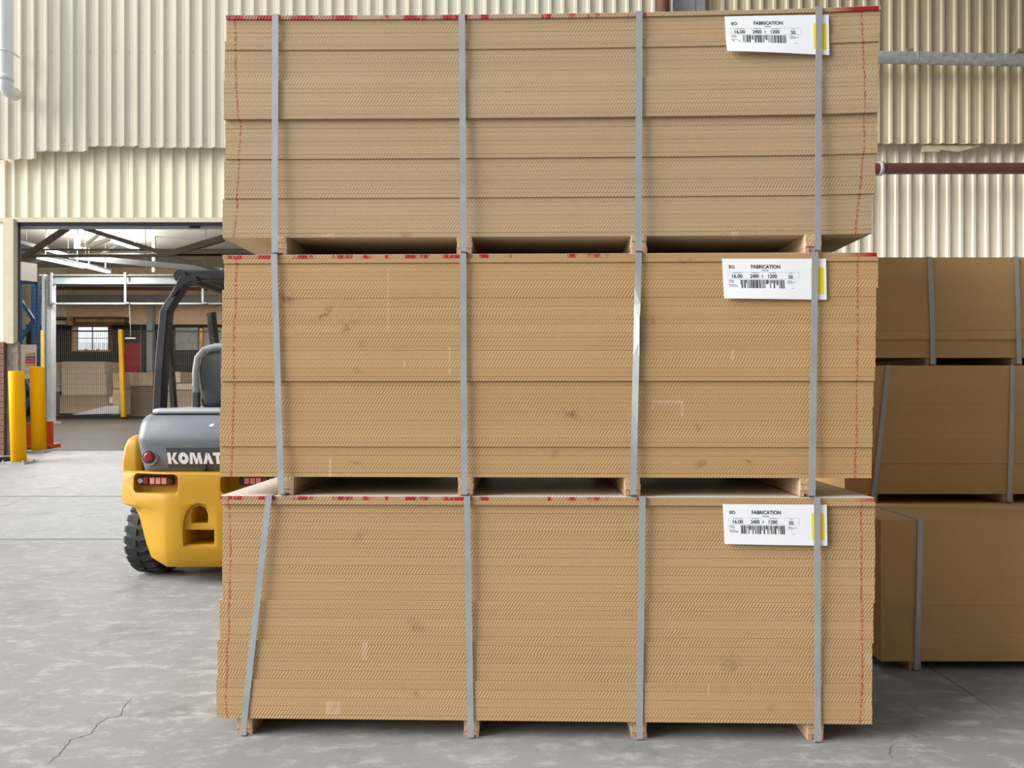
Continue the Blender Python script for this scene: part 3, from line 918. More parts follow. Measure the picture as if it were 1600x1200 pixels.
# ------------------------------------------------------------------ RIGHT-HAND STACK
def rear_pack(label, xl, d, z, bh, n, straps, bears, groups, lean=0.0):
    """groups: list of (count, forward mm)"""
    root = empty('board_pack', (xl + BL / 2, d, z))
    tag(root, label, 'board pack', 'strapped packs of the stack at the right')
    mm = mdf_material('mdf_edges_rear_%d' % int(z * 100), root, tuple(v * s for v, s in zip(MDF, (1.08, 1.05, 0.98))), hatch=0.06)
    me = board_mesh(PITCH - .00004, c=.0002); me.materials.append(mm)
    rnd = random.Random(int(z * 1000))
    fw = []
    gt_ = []
    for c, f in groups: fw += [f] * c; gt_ += [rnd.uniform(.95, 1.05)] * c
    for bi in range(n):
        f = fw[bi] if bi < len(fw) else groups[-1][1]
        zi = n - 1 - bi
        o = bpy.data.objects.new('board', me)
        o.location = (rnd.uniform(-.001, .001) + lean * zi, -f / 1000 + rnd.uniform(-.0001, .0001), bh + zi * PITCH)
        link(o, root)
        o['phase'] = rnd.uniform(0, 6); o['tone'] = rnd.uniform(.988, 1.012) * (gt_[bi] if bi < len(gt_) else 1.0); o['hatch'] = 0.5
    top = bh + n * PITCH
    for k, px in enumerate(bears):
        part('bearer', bearer_mesh(0.056, 1.18, bh - .0003, k + int(z * 77)), None, root, (px - root.location.x, 0.006, 0))
    fmax = max(f for c, f in groups) / 1000
    for xt, xb_ in straps:
        me2 = strap_mesh(xt - root.location.x, xb_ - root.location.x, top + .0006, -fmax - .002, BD + .02, .0055, bulge=0.004)
        part('strap', me2, mat['strap'], root)
    return root
dA = 3.473; dM = 4.007; dT = 4.03
rear_pack('lowest plain board pack of the right-hand stack, set forward, on the floor', xpx(1376, dA), dA, 0, .0445, 40,
          [(xpx(1437, dA), xpx(1431, dA)), (2.62, 2.62), (3.3, 3.3), (3.9, 3.9)], [xpx(1431, dA), 2.62, 3.3, 3.9],
          [(8, 3), (8, 1.5), (8, 3), (8, 1.0), (7, 3), (1, 4)])
zA = .0445 + 40 * PITCH + .0024
rear_pack('middle plain board pack of the right-hand stack with a slanting strap', xpx(1320, dM), dM, zA, .047, 42,
          [(xpx(1387, dM), xpx(1363, dM)), (xpx(1581, dM), xpx(1576, dM)), (3.25, 3.25), (3.85, 3.85)], [xpx(1364, dM), xpx(1576, dM), 3.25, 3.85],
          [(7, 2), (9, 3.2), (8, 2), (8, 3.5), (9, 0), (1, 4)])
zM = zA + .047 + 42 * PITCH + .0024
rear_pack('topmost board pack of the right-hand stack with two upright straps in view', 1.745, dT, zM, .040, 33,
          [(xpx(1451, dT), xpx(1456, dT)), (xpx(1586, dT), xpx(1590, dT)), (3.2, 3.2), (3.75, 3.75)], [xpx(1456, dT), xpx(1590, dT), 3.2, 3.75],
          [(1, -1), (5, 1), (6, 4), (6, 7), (6, 9), (3, 7.5), (5, 0), (1, 2)])

# ------------------------------------------------------------------ FORKLIFT (rear towards the camera)
FY = 5.0
fork = empty('forklift', (-2.063, FY, 0))
tag(fork, 'yellow forklift with grey hood seen from behind, half hidden by the front stack', 'forklift')
def evaluated(o):
    dg = bpy.context.evaluated_depsgraph_get(); dg.update()
    return bpy.data.meshes.new_from_object(o.evaluated_get(dg))
def cw_section(hw, z, y0=0.0, fw=0.215, L=0.80):
    k = min(1.0, hw / 0.565)
    half = [(0, y0), (fw * .6, y0), (fw, y0 + .002), (fw + .03, y0 + .012), (fw + (hw - fw) * .62, y0 + .075), (hw - .025, y0 + .145), (hw, y0 + .20), (hw, L)]
    full = [(-x, y, z) for x, y in reversed(half)] + [(x, y, z) for x, y in half[1:]]
    return full
secs = [cw_section(.34, .115, .06), cw_section(.42, .16, .025), cw_section(.445, .25, .01), cw_section(.462, .33, .004), cw_section(.488, .44, 0), cw_section(.515, .495, 0), cw_section(.598, .525, 0), cw_section(.606, .56, 0), cw_section(.606, .68, .004), cw_section(.602, .735, .008), cw_section(.59, .747, .02)]
tmp = MB().loft(secs).build('counterweight', mat['yellow'])
cutters = []
def rounded_rect(x0, x1, z0, z1, r, n=4):
    pts = []
    for cx, cz, a0 in ((x1 - r, z0 + r, -90), (x1 - r, z1 - r, 0), (x0 + r, z1 - r, 90), (x0 + r, z0 + r, 180)):
        for k in range(n + 1):
            a = math.radians(a0 + 90 * k / n); pts.append((cx + r * math.cos(a), cz + r * math.sin(a)))
    return pts
def cutter(poly, y0, y1):
    c = MB().prism(poly, 'y', y0, y1).build('cutter', mat['yellow']); cutters.append(c)
    m = tmp.modifiers.new('cut', 'BOOLEAN'); m.object = c; m.operation = 'DIFFERENCE'; m.solver = 'EXACT'
cutter(rounded_rect(-.475, -.14, .607, .738, .035), -.1, .15)
cutter(rounded_rect(.14, .475, .607, .738, .035), -.1, .15)
arch = [(-.108, .262), (.108, .262), (.106, .40)] + [(.104 * math.cos(math.radians(a)), .40 + .15 * math.sin(math.radians(a))) for a in range(10, 171, 16)] + [(-.106, .40)]
cutter(arch, -.1, .022)
cutter([(-.060, .412), (.052, .412), (.052, .47), (.035, .515), (-.005, .53), (-.045, .515), (-.060, .47)], -.1, .16)
cutter([(-.100, .270), (.093, .270), (.093, .370), (-.100, .370)], -.1, .26)
m = tmp.modifiers.new('bevel', 'BEVEL'); m.width = .008; m.segments = 2; m.limit_method = 'ANGLE'; m.angle_limit = math.radians(40)
cwm = evaluated(tmp)
for c in cutters: bpy.data.objects.remove(c)
bpy.data.objects.remove(tmp)
cwm.name = 'counterweight'; cwm.materials.clear(); cwm.materials.append(mat['yellow'])
soften(cwm, 32)
cw = part('counterweight', cwm, mat['yellow'], fork)
for s in (-1, 1):
    b = MB()
    secs = []
    for z, xo, xi, y0, y1 in ((.70, .605, .455, .16, .85), (.80, .606, .460, .15, .85), (.90, .598, .464, .16, .80), (.955, .582, .470, .18, .70), (.985, .550, .482, .21, .6)):
        q = [(xo * s, y0 + .05, z), ((xo - .02) * s, y0 + .01, z), ((xi + .03) * s, y0, z), (xi * s, y0 + .02, z), (xi * s, y1, z), (xo * s, y1, z)]
        secs.append(q)
    b.loft(secs).build('side_fin', mat['yellow'], cw, bevel=.012, seg=3, soft=50)
# drawbar pin in the lower pocket
MB().tube([(.055, .20, .29), (.055, .20, .35)], .018, 12).build('drawbar_pin', mat['galv_dull'], cw)
# tail lamps
for s in (-1, 1):
    b = MB().box((s*.452, .118, .652), (s*.225, .16, .714)); lamp = b.build('tail_lamp', mat['plastic_black'], fork, bevel=.008)
    MB().box((s*.418, .106, .660), (s*.385, .13, .706)).build('red_lens', mat['red_lens'], lamp, bevel=.004)
    for k in range(3):
        x0 = .374 - k * .040
        MB().box((s*x0, .104, .662), (s*(x0-.033), .13, .704)).build('reflector', mat['pink_lens'], lamp, bevel=.003)
    MB().box((s*.378, .112, .656), (s*.250, .13, .710)).build('lens_bed', mat['red_lens'], lamp, bevel=.003)
    for xx in (.440, .240):
        MB().tube([(s*xx, .106, .683), (s*xx, .125, .683)], .017, 12).build('bolt', mat['plastic_black'] if xx < .3 else mat['galv_dull'], lamp)
# hood
def rr_section(hw, y0, y1, z, r=.07, n=4):
    pts = []
    for cx, cy, a0 in ((hw - r, y1 - r, 0), (-hw + r, y1 - r, 90), (-hw + r, y0 + r, 180), (hw - r, y0 + r, 270)):
        for k in range(n + 1):
            a = math.radians(a0 + 90 * k / n); pts.append((cx + r * math.cos(a), cy + r * math.sin(a), z))
    return pts
hood = MB().loft([rr_section(.432, .112, 1.25, .742), rr_section(.438, .095, 1.25, .80), rr_section(.446, .058, 1.25, .925), rr_section(.449, .046, 1.25, .955), rr_section(.450, .050, 1.25, .985), rr_section(.449, .078, 1.25, 1.055), rr_section(.445, .105, 1.25, 1.095), rr_section(.434, .140, 1.24, 1.120), rr_section(.41, .18, 1.22, 1.134)], True).build('hood', mat['hood'], fork)
lidm = MB().loft([rr_section(.405, .17, 1.18, 1.13), rr_section(.41, .165, 1.18, 1.150), rr_section(.405, .175, 1.17, 1.164), rr_section(.38, .20, 1.15, 1.171)], True).build('hood_lid', mat['lid'], fork)
MB().loft([rr_section(.415, .15, 1.2, 1.131), rr_section(.415, .15, 1.2, 1.137)]).build('lid_seal', mat['plastic_black'], hood)
# logo plate and lettering on the hood's rear
def ypl(z): return .112 - (z - .742) * .294
plate = MB().add([(-.245, ypl(.770) - .004, .770), (.245, ypl(.770) - .004, .770), (.245, ypl(.908) - .004, .908), (-.245, ypl(.908) - .004, .908), (-.245, .13, .770), (.245, .13, .770), (.245, .13, .908), (-.245, .13, .908)],
                 [(0,1,2,3),(7,6,5,4),(0,4,5,1),(1,5,6,2),(2,6,7,3),(3,7,4,0)]).build('badge_plate', mat['hood_dark'], hood)
def ring(cx, cz, ro, ri, n=20):
    q = []
    for k in range(n):
        a0, a1 = 2*math.pi*k/n, 2*math.pi*(k+1)/n
        q.append([(cx+ro[0]*math.cos(a0), cz+ro[1]*math.sin(a0)), (cx+ro[0]*math.cos(a1), cz+ro[1]*math.sin(a1)), (cx+ri*math.cos(a1), cz+ri*math.sin(a1)), (cx+ri*math.cos(a0), cz+ri*math.sin(a0))])
    return q
LET = {
 'K': (1.12, [[(0,0),(.36,0),(.36,1),(0,1)], [(.36,.42),(.72,1),(1.12,1),(.70,.50),(.36,.50)], [(.36,.50),(.70,.50),(1.14,0),(.72,0),(.36,.52)]]),
 'O': (1.10, ring(.55, .5, (.56, .52), .17)),
 'M': (1.45, [[(0,0),(.34,0),(.46,1),(.16,1)], [(.40,1),(.62,1),(.86,.35),(.72,.0),(.62,.0)], [(.86,.35),(1.0,1),(1.16,1),(.90,0),(.72,0)], [(1.0,1),(1.30,1),(1.45,0),(1.10,0)]]),
 'A': (1.10, [[(0,0),(.36,0),(.62,.72),(.74,1),(.42,1)], [(.42,1),(.74,1),(1.12,0),(.74,0),(.55,.52)]]),
 'T': (.90, [[(0,.74),(.95,.74),(1.02,1),(0,1)], [(.30,0),(.66,0),(.66,.76),(.30,.76)]]),
 'S': (.92, [[(0,0),(.8,0),(.8,.26),(0,.26)], [(.55,.1),(.92,.12),(.92,.5),(.55,.5)], [(.05,.37),(.86,.37),(.86,.62),(.05,.62)], [(0,.5),(.36,.5),(.36,.9),(0,.88)], [(.1,.74),(.9,.74),(.9,1),(.1,1)]]),
 'U': (1.0, [[(0,.2),(.34,.2),(.34,1),(0,1)], [(.64,.2),(.98,.2),(.98,1),(.64,1)], [(.08,0),(.9,0),(.98,.27),(0,.27)]])}
HT = .078; total = sum(LET[c][0] for c in 'KOMATSU') + .06 * 6
sx = .484 / total; xcur = -.240; zl = .799
for ch in 'KOMATSU':
    wd, polys = LET[ch]
    b = MB()
    for pl in polys:
        n = len(pl)
        fr = [(xcur + p[0] * sx, ypl(zl + p[1] * HT) - .0065, zl + p[1] * HT) for p in pl]
        bk = [(p[0], p[1] + .006, p[2]) for p in fr]
        b.add(fr + bk, [tuple(range(n))] + [(i, i + n, (i+1) % n + n, (i+1) % n) for i in range(n)])
    b.build('lettering', mat['white'], plate)
    xcur += (wd + .06) * sx
# round reflectors, latch
for s in (-1, 1):
    bz = MB().tube([(s*.362, .100, .840), (s*.362, .070, .840)], [.058, .050], 24).build('reflector_bezel', mat['chrome'], hood)
    MB().tube([(s*.362, .074, .845), (s*.362, .0665, .845)], .043, 20).build('rubber_ring', mat['plastic_black'], bz)
    MB().tube([(s*.362, .070, .847), (s*.362, .062, .847), (s*.362, .057, .847)], [.034, .034, .022], 20).build('red_reflector', mat['red_lens'], bz)
MB().tube([(-.008, .11, .775), (-.008, .084, .775)], [.026, .022], 16).build('latch', mat['plastic_black'], hood)
# small white decal on hood top
MB().add([(.035, .0745, 1.052), (.062, .0745, 1.052), (.072, .0845, 1.068), (.045, .083, 1.066), (.035, .09, 1.052), (.062, .09, 1.052), (.072, .10, 1.068), (.045, .10, 1.066)], [(0,1,2,3),(4,7,6,5),(0,4,5,1),(1,5,6,2),(2,6,7,3),(3,7,4,0)]).build('decal', mat['white'], hood)
# overhead guard
gz_top = 2.165
for s in (-1, 1):
    b = MB()
    # rear post: plate profile in xz, sloping inwards to the roof
    prof_o = [(.435, 1.10), (.432, 1.50), (.428, 1.86), (.330, 2.10)]
    yb = [.26, .30, .36, .46]
    secs = []
    for (xo, z), y in zip(prof_o, yb):
        wi = .062
        secs.append([(s*xo, y, z), (s*(xo - wi), y, z), (s*(xo - wi), y + .10, z), (s*xo, y + .10, z)])
    secs.append([(s*.31, .47, 2.165), (s*.19, .47, 2.165), (s*.19, .58, 2.165), (s*.31, .58, 2.165)])
    b.loft(secs).build('guard_post', mat['guard'], fork, bevel=.008)
    # curved gusset between post and roof
    pts = [(s*.372, 1.84)]
    for k in range(7):
        a = math.radians(180 - 15 * k)
        pts.append((s*(-1)*(-.16) if False else s*(.170 - .195 * math.cos(math.radians(180)) * 0 + .195 * math.cos(math.radians(15 * k))), 1.86 + .215 * math.sin(math.radians(15 * k))))
    pts += [(s*.19, 2.11), (s*.30, 2.11), (s*.40, 1.90)]
    MB().prism(pts, 'y', .40, .46).build('gusset', mat['guard'], fork, bevel=.004)
    MB().tube([(s*.318, .44, 2.115), (s*.318, .60, 2.115)], .045, 16).build('corner_tube', mat['guard'], fork)
    # front post, roof side rail
    MB().bar((s*.40, 1.62, .55), (s*.435, 1.30, 1.95), .055, .07).build('front_post', mat['guard_brown'], fork, bevel=.008)
    MB().bar((s*.448, .52, 1.88), (s*.395, .52, 1.16), .045, .04).build('inner_rail', mat['guard_brown'], fork, bevel=.006)
    MB().bar((s*.35, .52, 2.13), (s*.40, 1.75, 2.16), .06, .07).build('side_rail', mat['guard'], fork, bevel=.008)
MB().bar((-.31, .50, 2.125), (.31, .50, 2.125), .09, .075).build('rear_rail', mat['guard'], fork, bevel=.01)
MB().bar((-.42, 1.75, 2.10), (.42, 1.75, 2.10), .06, .06).build('front_rail', mat['guard'], fork, bevel=.01)
for k in range(5):
    x = -.24 + .12 * k
    MB().bar((x, .52, 2.14), (x, 1.75, 2.14), .025, .05).build('roof_bar', mat['guard'], fork)
MB().box((.018, .44, 2.02), (.055, .47, 2.075)).build('guard_reflector', mat['post_yellow'], fork, bevel=.005)  # yellow-orange reflector under the rear rail, gives no light
# cross bar behind the seat, seat, wheel, fenders, mast
MB().box((-.40, 1.20, 1.17), (.40, 1.25, 1.24)).build('cross_bar', mat['guard_brown'], fork, bevel=.006)
seat = MB().loft([rr_section(.24, .62, 1.10, 1.165, .06), rr_section(.25, .60, 1.12, 1.22, .06), rr_section(.24, .62, 1.10, 1.28, .06)], True).build('seat', mat['seat'], fork)
bs = []
for z, hw, y0, y1 in ((1.20, .20, .56, .66), (1.30, .225, .53, .64), (1.45, .225, .51, .62), (1.53, .20, .50, .61), (1.575, .16, .51, .60), (1.595, .10, .53, .58)):
    bs.append(rr_section(hw, y0, y1, z, .04))
bk = MB().loft(bs, True).build('backrest', mat['seat'], fork)
pts = [( -.225, .50, 1.28), (-.232, .50, 1.42), (-.215, .495, 1.53), (-.165, .495, 1.59), (-.08, .495, 1.615), (.08, .495, 1.615), (.165, .495, 1.59), (.215, .495, 1.53), (.232, .50, 1.42), (.225, .50, 1.28)]
MB().tube(pts, .022, 10).build('piping', mat['seat_light'], bk)
for s in (-1, 1):
    MB().bar((s*.275, .60, 1.33), (s*.275, .95, 1.34), .06, .05).build('armrest', mat['seat_light'], fork, bevel=.015)
    MB().bar((s*.275, .62, 1.16), (s*.275, .62, 1.34), .05, .05).build('armrest_post', mat['seat'], fork, bevel=.01)
MB().tube([(0, 1.25, 1.30), (0, 1.55, 1.05)], .03, 10).build('steering_column', mat['plastic_black'], fork)
b = MB(); rp = []
for k in range(25):
    a = 2 * math.pi * k / 24; rp.append((.17 * math.cos(a), 1.25 + .11 * math.sin(a), 1.31 + .13 * math.sin(a)))
b.tube(rp, .014, 8, caps=False).build('steering_wheel', mat['plastic_black'], fork)
MB().box((-.43, 1.15, .34), (.43, 1.95, .62)).build('floor_body', mat['yellow'], fork, bevel=.03)
MB().box((-.36, .5, .2), (.36, 1.9, .6)).build('chassis', mat['guard'], fork, bevel=.02)
MB().box((-.40, 1.70, .60), (.40, 1.90, 1.06)).build('dash', mat['hood'], fork, bevel=.03)
def tyre(x, y, r, wd, steer, name='tyre', hub=True):
    root = empty(name, (0, 0, 0)); bpy.data.objects.remove(root)
    b = MB(); n = 40
    prof = [(-wd/2, r*.58), (-wd/2 - .004, r*.75), (-wd/2, r*.90), (-wd*.40, r*.955), (0, r*.965), (wd*.40, r*.955), (wd/2, r*.90), (wd/2 + .004, r*.75), (wd/2, r*.58)]
    vs = []; fs = []
    for k in range(n):
        a = 2 * math.pi * k / n
        for (px, pr) in prof: vs.append((px, pr * math.cos(a), pr * math.sin(a)))
    q = len(prof)
    for k in range(n):
        k2 = (k + 1) % n
        for j in range(q):
            j2 = (j + 1) % q
            fs.append((k*q+j, k*q+j2, k2*q+j2, k2*q+j))
    b.add(vs, fs, True)
    nl = 22
    for k in range(nl):            # chunky lugs, staggered left and right
        for s in (-1, 1):
            a = 2 * math.pi * (k + (0.5 if s > 0 else 0)) / nl; da = .55 * math.pi / nl
            v = []
            for (xx, r0, r1, sk) in ((s*wd*.53, r*.84, r*.965, 0), (s*wd*.44, r*.93, r, .02), (s*.01, r*.94, r, .10)):
                for aa in (a - da + sk, a + da + sk):
                    for rr in (r0, r1):
                        v.append((xx, rr * math.cos(aa), rr * math.sin(aa)))
            f = []
            for j in range(2):
                o = j * 4
                f += [(o, o+1, o+5, o+4), (o+1, o+3, o+7, o+5), (o+3, o+2, o+6, o+7), (o+2, o, o+4, o+6)]
            f += [(0, 2, 3, 1), (8, 9, 11, 10)]
            b.add(v, f)
    t = b.build(name, mat['black'], fork)
    t.location = (x, y, r); t.rotation_euler = (0, 0, steer)
    MB().tube([(-wd*.45, 0, 0), (wd*.45, 0, 0)], r * .60, 20).build('wheel_hub', mat['yellow'], t)
    return t
for s in (-1, 1):
    tyre(s * .465, .43, .275, .19, math.radians(-4))
    tyre(s * .49, 1.72, .33, .22, 0)
    MB().box((s*.36, 1.42, .60), (s*.60, 2.02, .69)).build('fender', mat['yellow'], fork, bevel=.03)
    MB().box((s*.24, 2.12, .05), (s*.34, 2.24, 2.15)).build('mast_rail', mat['guard'], fork, bevel=.008)
    MB().box((s*.16, 2.34, .05), (s*.28, 3.40, .09)).build('fork_tine', mat['guard'], fork, bevel=.008)
    MB().box((s*.16, 2.30, .05), (s*.28, 2.345, .62)).build('fork_shank', mat['guard'], fork, bevel=.008)
MB().box((-.45, 2.24, .30), (.45, 2.30, .38)).build('carriage_bar', mat['guard'], fork)
MB().box((-.24, 2.13, .30), (.24, 2.22, .40)).build('mast_cross', mat['guard'], fork)
MB().box((-.24, 2.13, 2.05), (.24, 2.22, 2.13)).build('mast_cross', mat['guard'], fork)
# work lamp on the guard's right post
MB().box((.10, 1.30, 1.62), (.17, 1.36, 1.80)).build('work_lamp', mat['plastic_black'], fork, bevel=.01)

# ------------------------------------------------------------------ BOLLARDS AND DOORWAY CLUTTER
def bollard(pxc, py0, py1, d, r, lean, label):
    y = d; base = Vector((xpx(pxc, d), y, zf(y)))
    root = empty('bollard', base); tag(root, label, 'bollard', 'yellow bollards at the doorway')
    h = zpx(py1, d) - zf(y)
    top = base + Vector((lean, 0, h))
    MB(base).tube([base + Vector((0, 0, .01)), top - Vector((0, 0, .012)), top], [r, r, r * .94], 28).build('post', mat['bollard'], root)
    sl = ZD / (DOOR - J1)
    pl = MB(base).box((base.x - .17, y - .15, base.z - .02), (base.x + .17, y + .15, base.z + .018)).build('base_plate', mat['galv_dull'], root)
    for sx_ in (-1, 1):
        for sy in (-1, 1):
            MB(base).tube([base + Vector((sx_*.135, sy*.115, .012)), base + Vector((sx_*.135, sy*.115, .04))], .012, 8).build('bolt', mat['galv'], pl)
    return root
bollard(29.5, 717, 580, 10.3, .094, -.035, 'yellow steel bollard nearest the camera, in front of the brick pier')
bollard(61, 704, 573, 11.22, .098, -.03, 'yellow steel bollard standing just inside the doorway')

def wpart(name, root, m, *boxes, bevel=0.0):
    b = MB(root.location)
    for a, c in boxes: b.box(a, c)
    return b.build(name, mat[m], root, bevel=bevel)
def pbox(px0, py0, px1, py1, d, dep):
    return ((xpx(px0, d), d, zpx(py1, d)), (xpx(px1, d), d + dep, zpx(py0, d)))
# orange barrier boxes
for (a, lab) in (((38, 661, 52, 700), 'orange barrier block left of the inner bollard'), ((68, 658, 80.5, 696), 'orange barrier block right of the inner bollard')):
    dd = 11.75
    o = empty('barrier_block', (xpx((a[0]+a[2])/2, dd), dd, zf(dd))); tag(o, lab, 'barrier')
    wpart('panel', o, 'orange', pbox(a[0], a[1], a[2], a[3] - 1, dd, .06), bevel=.008)
    wpart('foot', o, 'orange', ((xpx(a[0], dd), dd - .05, zf(dd)), (xpx(a[2], dd), dd + .25, zpx(a[3] - 2, dd))), bevel=.008)
# hose on the floor by the pier
pts = [Vector((xpx(px, 10.35), 10.35 + dy, zf(10.35 + dy) + .025)) for px, dy in ((-20, -.1), (0, -.12), (8, -.02), (14, .12), (8, .22), (-5, .2), (-25, .1))]
ho = MB(pts[0]).tube(pts, .02, 8).build('hose', mat['black']); ho.location = pts[0]
tag(ho, 'black hose lying at the foot of the brick pier', 'hose')

# ------------------------------------------------------------------ WORKSHOP BEHIND THE DOORWAY
DB = 25.0
def zc(y): return 5.45
cb = MB()
vs = [(-16, 11.4, zc(11.4)), (6, 11.4, zc(11.4)), (6, 26, zc(26)), (-16, 26, zc(26))]
cb.add(vs + [(x, y, z + .15) for x, y, z in vs], [(0,1,2,3),(7,6,5,4),(0,4,5,1),(1,5,6,2),(2,6,7,3),(3,7,4,0)])
tag(cb.build('ceiling_inner', mat['ceil']), 'pale sloping ceiling lining of the workshop', 'ceiling', kind='structure')
tag(MB().box((-16.2, 11.3, 0), (-16, 26, 7)).build('wall_inner_left', mat['clad_pale']), 'pale side wall of the workshop', 'wall', kind='structure')
tag(MB().box((xpx(690, 11.03), 11.02, 0), (6, 11.06, 7)).build('wall_inner_front', mat['wall_peach']), 'inner lining of the wall beside the doorway', 'wall', kind='structure')
tag(MB().box((-16, 11.02, zpx(343, 11.03)), (xpx(690, 11.03), 11.06, 7)).build('wall_inner_head', mat['wall_peach']), 'inner lining of the wall above the doorway', 'wall', kind='structure')
tag(MB().box((-16, 11.02, 0), (xpx(6, 11.03), 11.06, 7)).build('wall_inner_jamb', mat['wall_peach']), 'inner lining of the wall left of the doorway', 'wall', kind='structure')
# rear wall with a window opening and a red door
wx0, wx1, wz0, wz1 = xpx(117, DB), xpx(171, DB), zpx(547, DB), zpx(510, DB)
zs = zpx(507, DB)
rear = MB()
rear.box((-16, DB, 0), (wx0, DB + .2, zs)); rear.box((wx1, DB, 0), (6, DB + .2, zs))
rear.box((wx0, DB, 0), (wx1, DB + .2, wz0)); rear.box((wx0, DB, wz1), (wx1, DB + .2, zs))
rw = rear.build('wall_rear', mat['wall_dark']); tag(rw, 'charcoal painted rear wall of the workshop', 'wall', kind='structure')
MB().box((xpx(104, DB), DB - .03, zs), (6, DB + .2, 7)).build('upper_panel', mat['wall_peach'], rw)
MB().box((-16, DB - .02, zs), (xpx(104, DB), DB + .2, 7)).build('upper_panel', mat['clad_pale'], rw)
for px in range(-20, 104, 5):
    MB().box((xpx(px, DB), DB - .045, zs), (xpx(px + 1.5, DB), DB - .02, zpx(450, DB))).build('rib', mat['clad_pale'], rw)
MB().box((xpx(275, DB), DB - .05, zpx(547, DB)), (xpx(310, DB), DB, zpx(512, DB))).build('translucent_panel', mat['galv_dull'], rw)
MB().box((xpx(319, DB), DB - .05, zpx(547, DB)), (xpx(360, DB), DB, zpx(512, DB))).build('translucent_panel', mat['galv_dull'], rw)
w1 = empty('window_1', ((wx0 + wx1) / 2, DB, wz0)); tag(w1, 'timber framed window with four panes in the charcoal wall', 'window', kind='structure')
t = .07
wpart('head', w1, 'frame_wood', ((wx0 - t, DB - .06, wz1 - .02), (wx1 + t, DB + .1, wz1 + .08)))
wpart('sill', w1, 'frame_wood', ((wx0 - t, DB - .08, wz0 - .05), (wx1 + t, DB + .1, wz0)))
wpart('jamb', w1, 'frame_wood', ((wx0 - t, DB - .06, wz0), (wx0 + .02, DB + .1, wz1)))
wpart('jamb', w1, 'timber', ((wx1 - .02, DB - .06, wz0), (wx1 + .13, DB + .1, wz1)))
xm, zm = (wx0 + wx1) / 2, (wz0 + wz1) / 2
wpart('glazing_bar', w1, 'duct', ((xm - .012, DB, wz0), (xm + .012, DB + .04, wz1)))
wpart('glazing_bar', w1, 'duct', ((wx0, DB, zm - .01), (wx1, DB + .04, zm + .01)))
for (a, b_) in ((wx0 + .02, xm - .012), (xm + .012, wx1 - .02)):
    for (c, d_) in ((wz0, zm - .01), (zm + .01, wz1)):
        wpart('pane', w1, 'glass', ((a, DB + .015, c), (b_, DB + .021, d_)))
for dx in (-.2, .2):
    wpart('latch', w1, 'plastic_black', ((xm + dx - .04, DB - .03, wz0), (xm + dx + .04, DB, wz0 + .03)))
# white fence outside the window
fe = empty('ribbed_fence', (xm, 27.5, 0)); tag(fe, 'white ribbed fence outside the workshop window', 'fence')
for k in range(26):
    x = xm - 2.0 + k * .16
    MB(fe.location).box((x, 27.5, 0), (x + .12, 27.53, zm + .02)).build('picket', mat['fence_white'], fe)
d2 = empty('door_2', (xpx(208, DB), DB - .1, zf(DB))); tag(d2, 'red door in the charcoal rear wall', 'door', kind='structure')
wpart('leaf', d2, 'red_door', ((xpx(193, DB), DB - .10, zf(DB)), (xpx(222, DB), DB - .03, zpx(537, DB))))
wpart('frame', d2, 'duct', ((xpx(222, DB), DB - .12, zf(DB)), (xpx(223.5, DB), DB, zpx(508, DB))))

# timber beams over the window
for (a, lab, m_) in (((70, 495, 195, 499), 'dark timber beam above the workshop window', 'timber'), ((117, 499, 193, 503), 'ochre timber beam resting below the dark beam', 'timber_pale'), ((104, 503, 195, 507.5), 'dark timber lintel directly over the window', 'timber')):
    bx = pbox(*a, DB - .35, .3)
    o = MB().box(*bx).build('timber_beam', mat[m_], bevel=.01); tag(o, lab, 'beam')
o = MB().box(*pbox(104, 494, 111, 508, DB - .5, .12)).build('timber_post', mat['timber_pale']); tag(o, 'short ochre timber post left of the window beams', 'post')

# mid-room gantry: posts, beams, hangers
DG = 19.0
g = empty('steel_gantry', (xpx(72, DG), DG, zf(DG))); tag(g, 'grey steel gantry with two posts and a long beam in the workshop', 'gantry')
dP = 19.0
wpart('post', g, 'galv', ((xpx(65, dP), dP, zf(dP)), (xpx(68, dP), dP + .22, zpx(428, dP))), ((xpx(73, dP), dP, zf(dP)), (xpx(80, dP), dP + .2, zpx(430, dP))), ((xpx(68, dP), dP + .08, zf(dP)), (xpx(73, dP), dP + .11, zpx(430, dP))))
wpart('post_base', g, 'galv_dull', ((xpx(62, dP), dP - .05, zf(dP)), (xpx(84, dP), dP + .3, zf(dP) + .06)))
wpart('post', g, 'galv', ((xpx(229, DB - .3), DB - .3, zf(DB)), (xpx(238, DB - .3), DB - .12, zpx(476, DB - .3))))
wpart('beam', g, 'beam', ((xpx(80, dP), dP + .02, zpx(443, dP)), (xpx(420, dP), dP + .06, zpx(431, dP))), ((xpx(80, dP), dP - .06, zpx(431, dP)), (xpx(420, dP), dP + .14, zpx(429.5, dP))), ((xpx(80, dP), dP - .06, zpx(444, dP)), (xpx(420, dP), dP + .14, zpx(442.5, dP))))
wpart('rail', g, 'galv_dull', ((xpx(82, dP), dP - .02, zpx(475.5, dP)), (xpx(420, dP), dP + .06, zpx(473, dP))))
for px in (83.5, 198.5, 319):
    wpart('hanger', g, 'galv', ((xpx(px - 1.5, dP), dP - .1, zpx(474, dP)), (xpx(px + 1.5, dP), dP - .06, zpx(427, dP))), ((xpx(px - 1.5, dP), dP - .1, zpx(475, dP)), (xpx(px + 6, dP), dP - .04, zpx(473, dP))))
# ceiling raft beam sloping across
b = MB(g.location); b.bar(P(65, 430, 19), P(112, 441, 25), .12, .04); b.build('bracing', mat['galv'], g)

